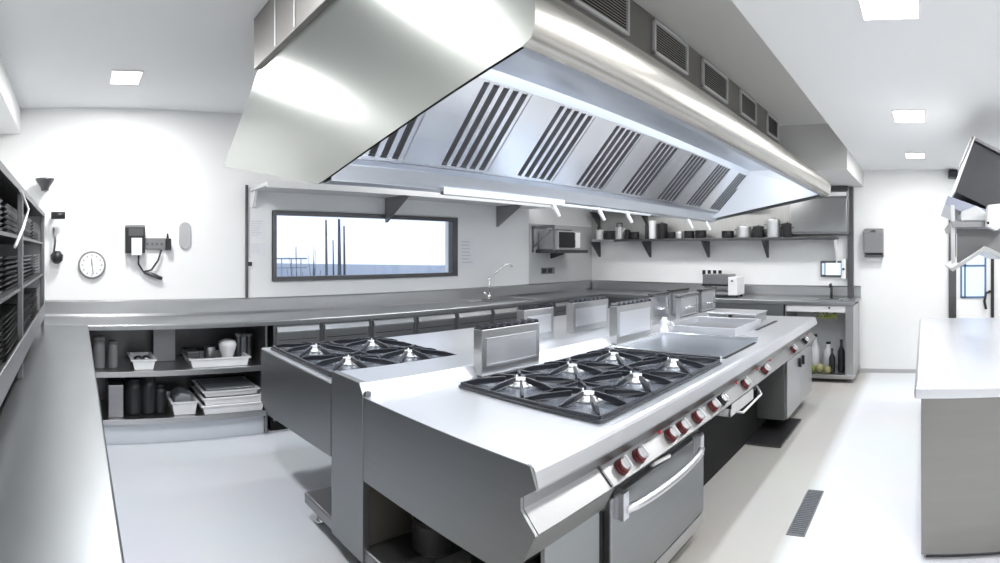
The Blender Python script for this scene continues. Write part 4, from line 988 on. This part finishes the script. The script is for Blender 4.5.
b = MB(); b.prism([ga(950, 268), ga(983, 246), ga(1004, 256), ga(1004, 260), ga(983, 251), ga(952, 271)], gy-.12, gy+1.1); b.build('pitched_guard', M['steel'], sh, .002)
b = MB(); b.prism([ga(957, 229), ga(1003, 229), ga(1003, 255), ga(984, 247), ga(957, 263)], gy-.0, gy+.01); b.build('back_sheet', M['grey'], sh)
hl = empty('heat_lamp', (.45, 3.8, 1.75), 'small white angled heat lamp under the dark canopy', 'heat lamp')
b = MB(); b.prism([ga(960, 213), ga(975, 207), ga(985, 214), ga(985, 221.5), ga(960, 221.5)], gy-.10, gy+.25); b.build('head', M['lgrey'], hl, .006)
pk = empty('order_box', (.52, 3.75, 1.8), 'white box with a dark spot hanging at the right edge below the canopy', 'box')
b = MB(); b.prism([ga(984, 208), ga(1003, 206), ga(1003, 224), ga(992, 232), ga(983, 228)], gy-.25, gy-.13); b.build('body', M['white'], pk, .006)
b = MB(); p = ga(988, 223, gy-.25); b.cyl((p[0], gy-.255, p[1]), (p[0], gy-.25, p[1]), .010, seg=10); b.build('spot', M['black'], pk)
p = onY(7.05, 946, 171)
b = MB(); b.box(p.x+.03, p.x+.15, 7.0, 7.14, p.z-.09, p.z+.01); tag(b.build('wall_speaker', M['black'], None, .01), 'small black box high on the back wall beside the canopy', 'speaker')

# ================================================================ FLOOR DRAIN
a = -.733; 
fdn = empty('floor_drain', (-.70, 2.9, 0), 'narrow grey drain grate set in the floor of the right aisle', 'floor drain')
def fl_(x, y): 
    t = (925-x)/540; d = 540*1.6/(y-252); return (-d*math.sin(t), d*math.cos(t))
c = [fl_(786, 535), fl_(808, 490), fl_(824.5, 490), fl_(806, 535)]
x0 = (c[0][0]+c[1][0])/2; x1 = (c[2][0]+c[3][0])/2; y0 = c[0][1]; y1 = c[1][1]
b = MB(); t = .008
for (aa, cc, ee, ff) in ((x0, x1, y0, y0+t), (x0, x1, y1-t, y1), (x0, x0+t, y0+t, y1-t), (x1-t, x1, y0+t, y1-t)): b.box(aa, cc, ee, ff, .0005, .005)
b.build('frame', M['mid'], fdn)
b = MB(); b.box(x0+t, x1-t, y0+t, y1-t, .0005, .0015); b.build('channel', M['blackm'], fdn)
b = MB(); n = 26
for k in range(n):
    yy = y0+t+(k+.15)*(y1-y0-2*t)/n; b.box(x0+t, x1-t, yy, yy+(y1-y0)/n*.6, .0016, .0045)
b.build('grate', M['drain'], fdn)

# ================================================================ LIGHT
W = bpy.data.worlds.new('sky'); bpy.context.scene.world = W; W.use_nodes = True
bg = W.node_tree.nodes['Background']; bg.inputs[0].default_value = (.86, .92, 1, 1); bg.inputs[1].default_value = 1.4
def area(name, loc, rot, sx, sy, e, col=(1, 1, 1)):
    L = bpy.data.lights.new(name, 'AREA'); L.shape = 'RECTANGLE'; L.size = sx; L.size_y = sy; L.energy = e; L.color = col
    o = bpy.data.objects.new(name, L); C.objects.link(o); o.location = loc; o.rotation_euler = rot; return o
# strip lamps inside the hood, shining down on the island
area('hood_strip_lamp', (-1.25, 3.2, E_+.79), (0, math.radians(24), 0), .10, 3.6, 62, (.88, .94, 1))
area('hood_rear_lamp', (-3.1, 3.2, E_+.79), (0, 0, 0), .25, 3.4, 26, (.92, .96, 1))
area('back_fill', (-2.9, 6.2, E_+.86), (math.radians(12), 0, 0), 2.2, .2, 34)  # unseen fill added to lift the back wall, no fitting there
area('window_wall_fill', (-4.35, 4.6, ZL-.02), (0, 0, 0), .3, 3.5, 48)  # added fill light out of view, brightens the window wall

# ================================================================ CAMERA: stitched cylindrical view
cam = bpy.data.cameras.new('camera'); co = bpy.data.objects.new('camera', cam); C.objects.link(co); bpy.context.scene.camera = co
co.location = (0, 0, E_); co.rotation_euler = (PI/2, 0, 0)
cam.type = 'PANO'; cam.panorama_type = 'CENTRAL_CYLINDRICAL'
cam.central_cylindrical_range_u_min = -925/540; cam.central_cylindrical_range_u_max = 75/540
cam.central_cylindrical_range_v_min = -(563-252)/540; cam.central_cylindrical_range_v_max = 252/540
cam.central_cylindrical_radius = 1.0
cam.clip_start = .02; cam.clip_end = 200
sc = bpy.context.scene
sc.view_settings.view_transform = 'Standard'; sc.view_settings.look = 'None'; sc.view_settings.exposure = .06
sc.cycles.max_bounces = 8; sc.cycles.glossy_bounces = 5; sc.cycles.use_denoising = True
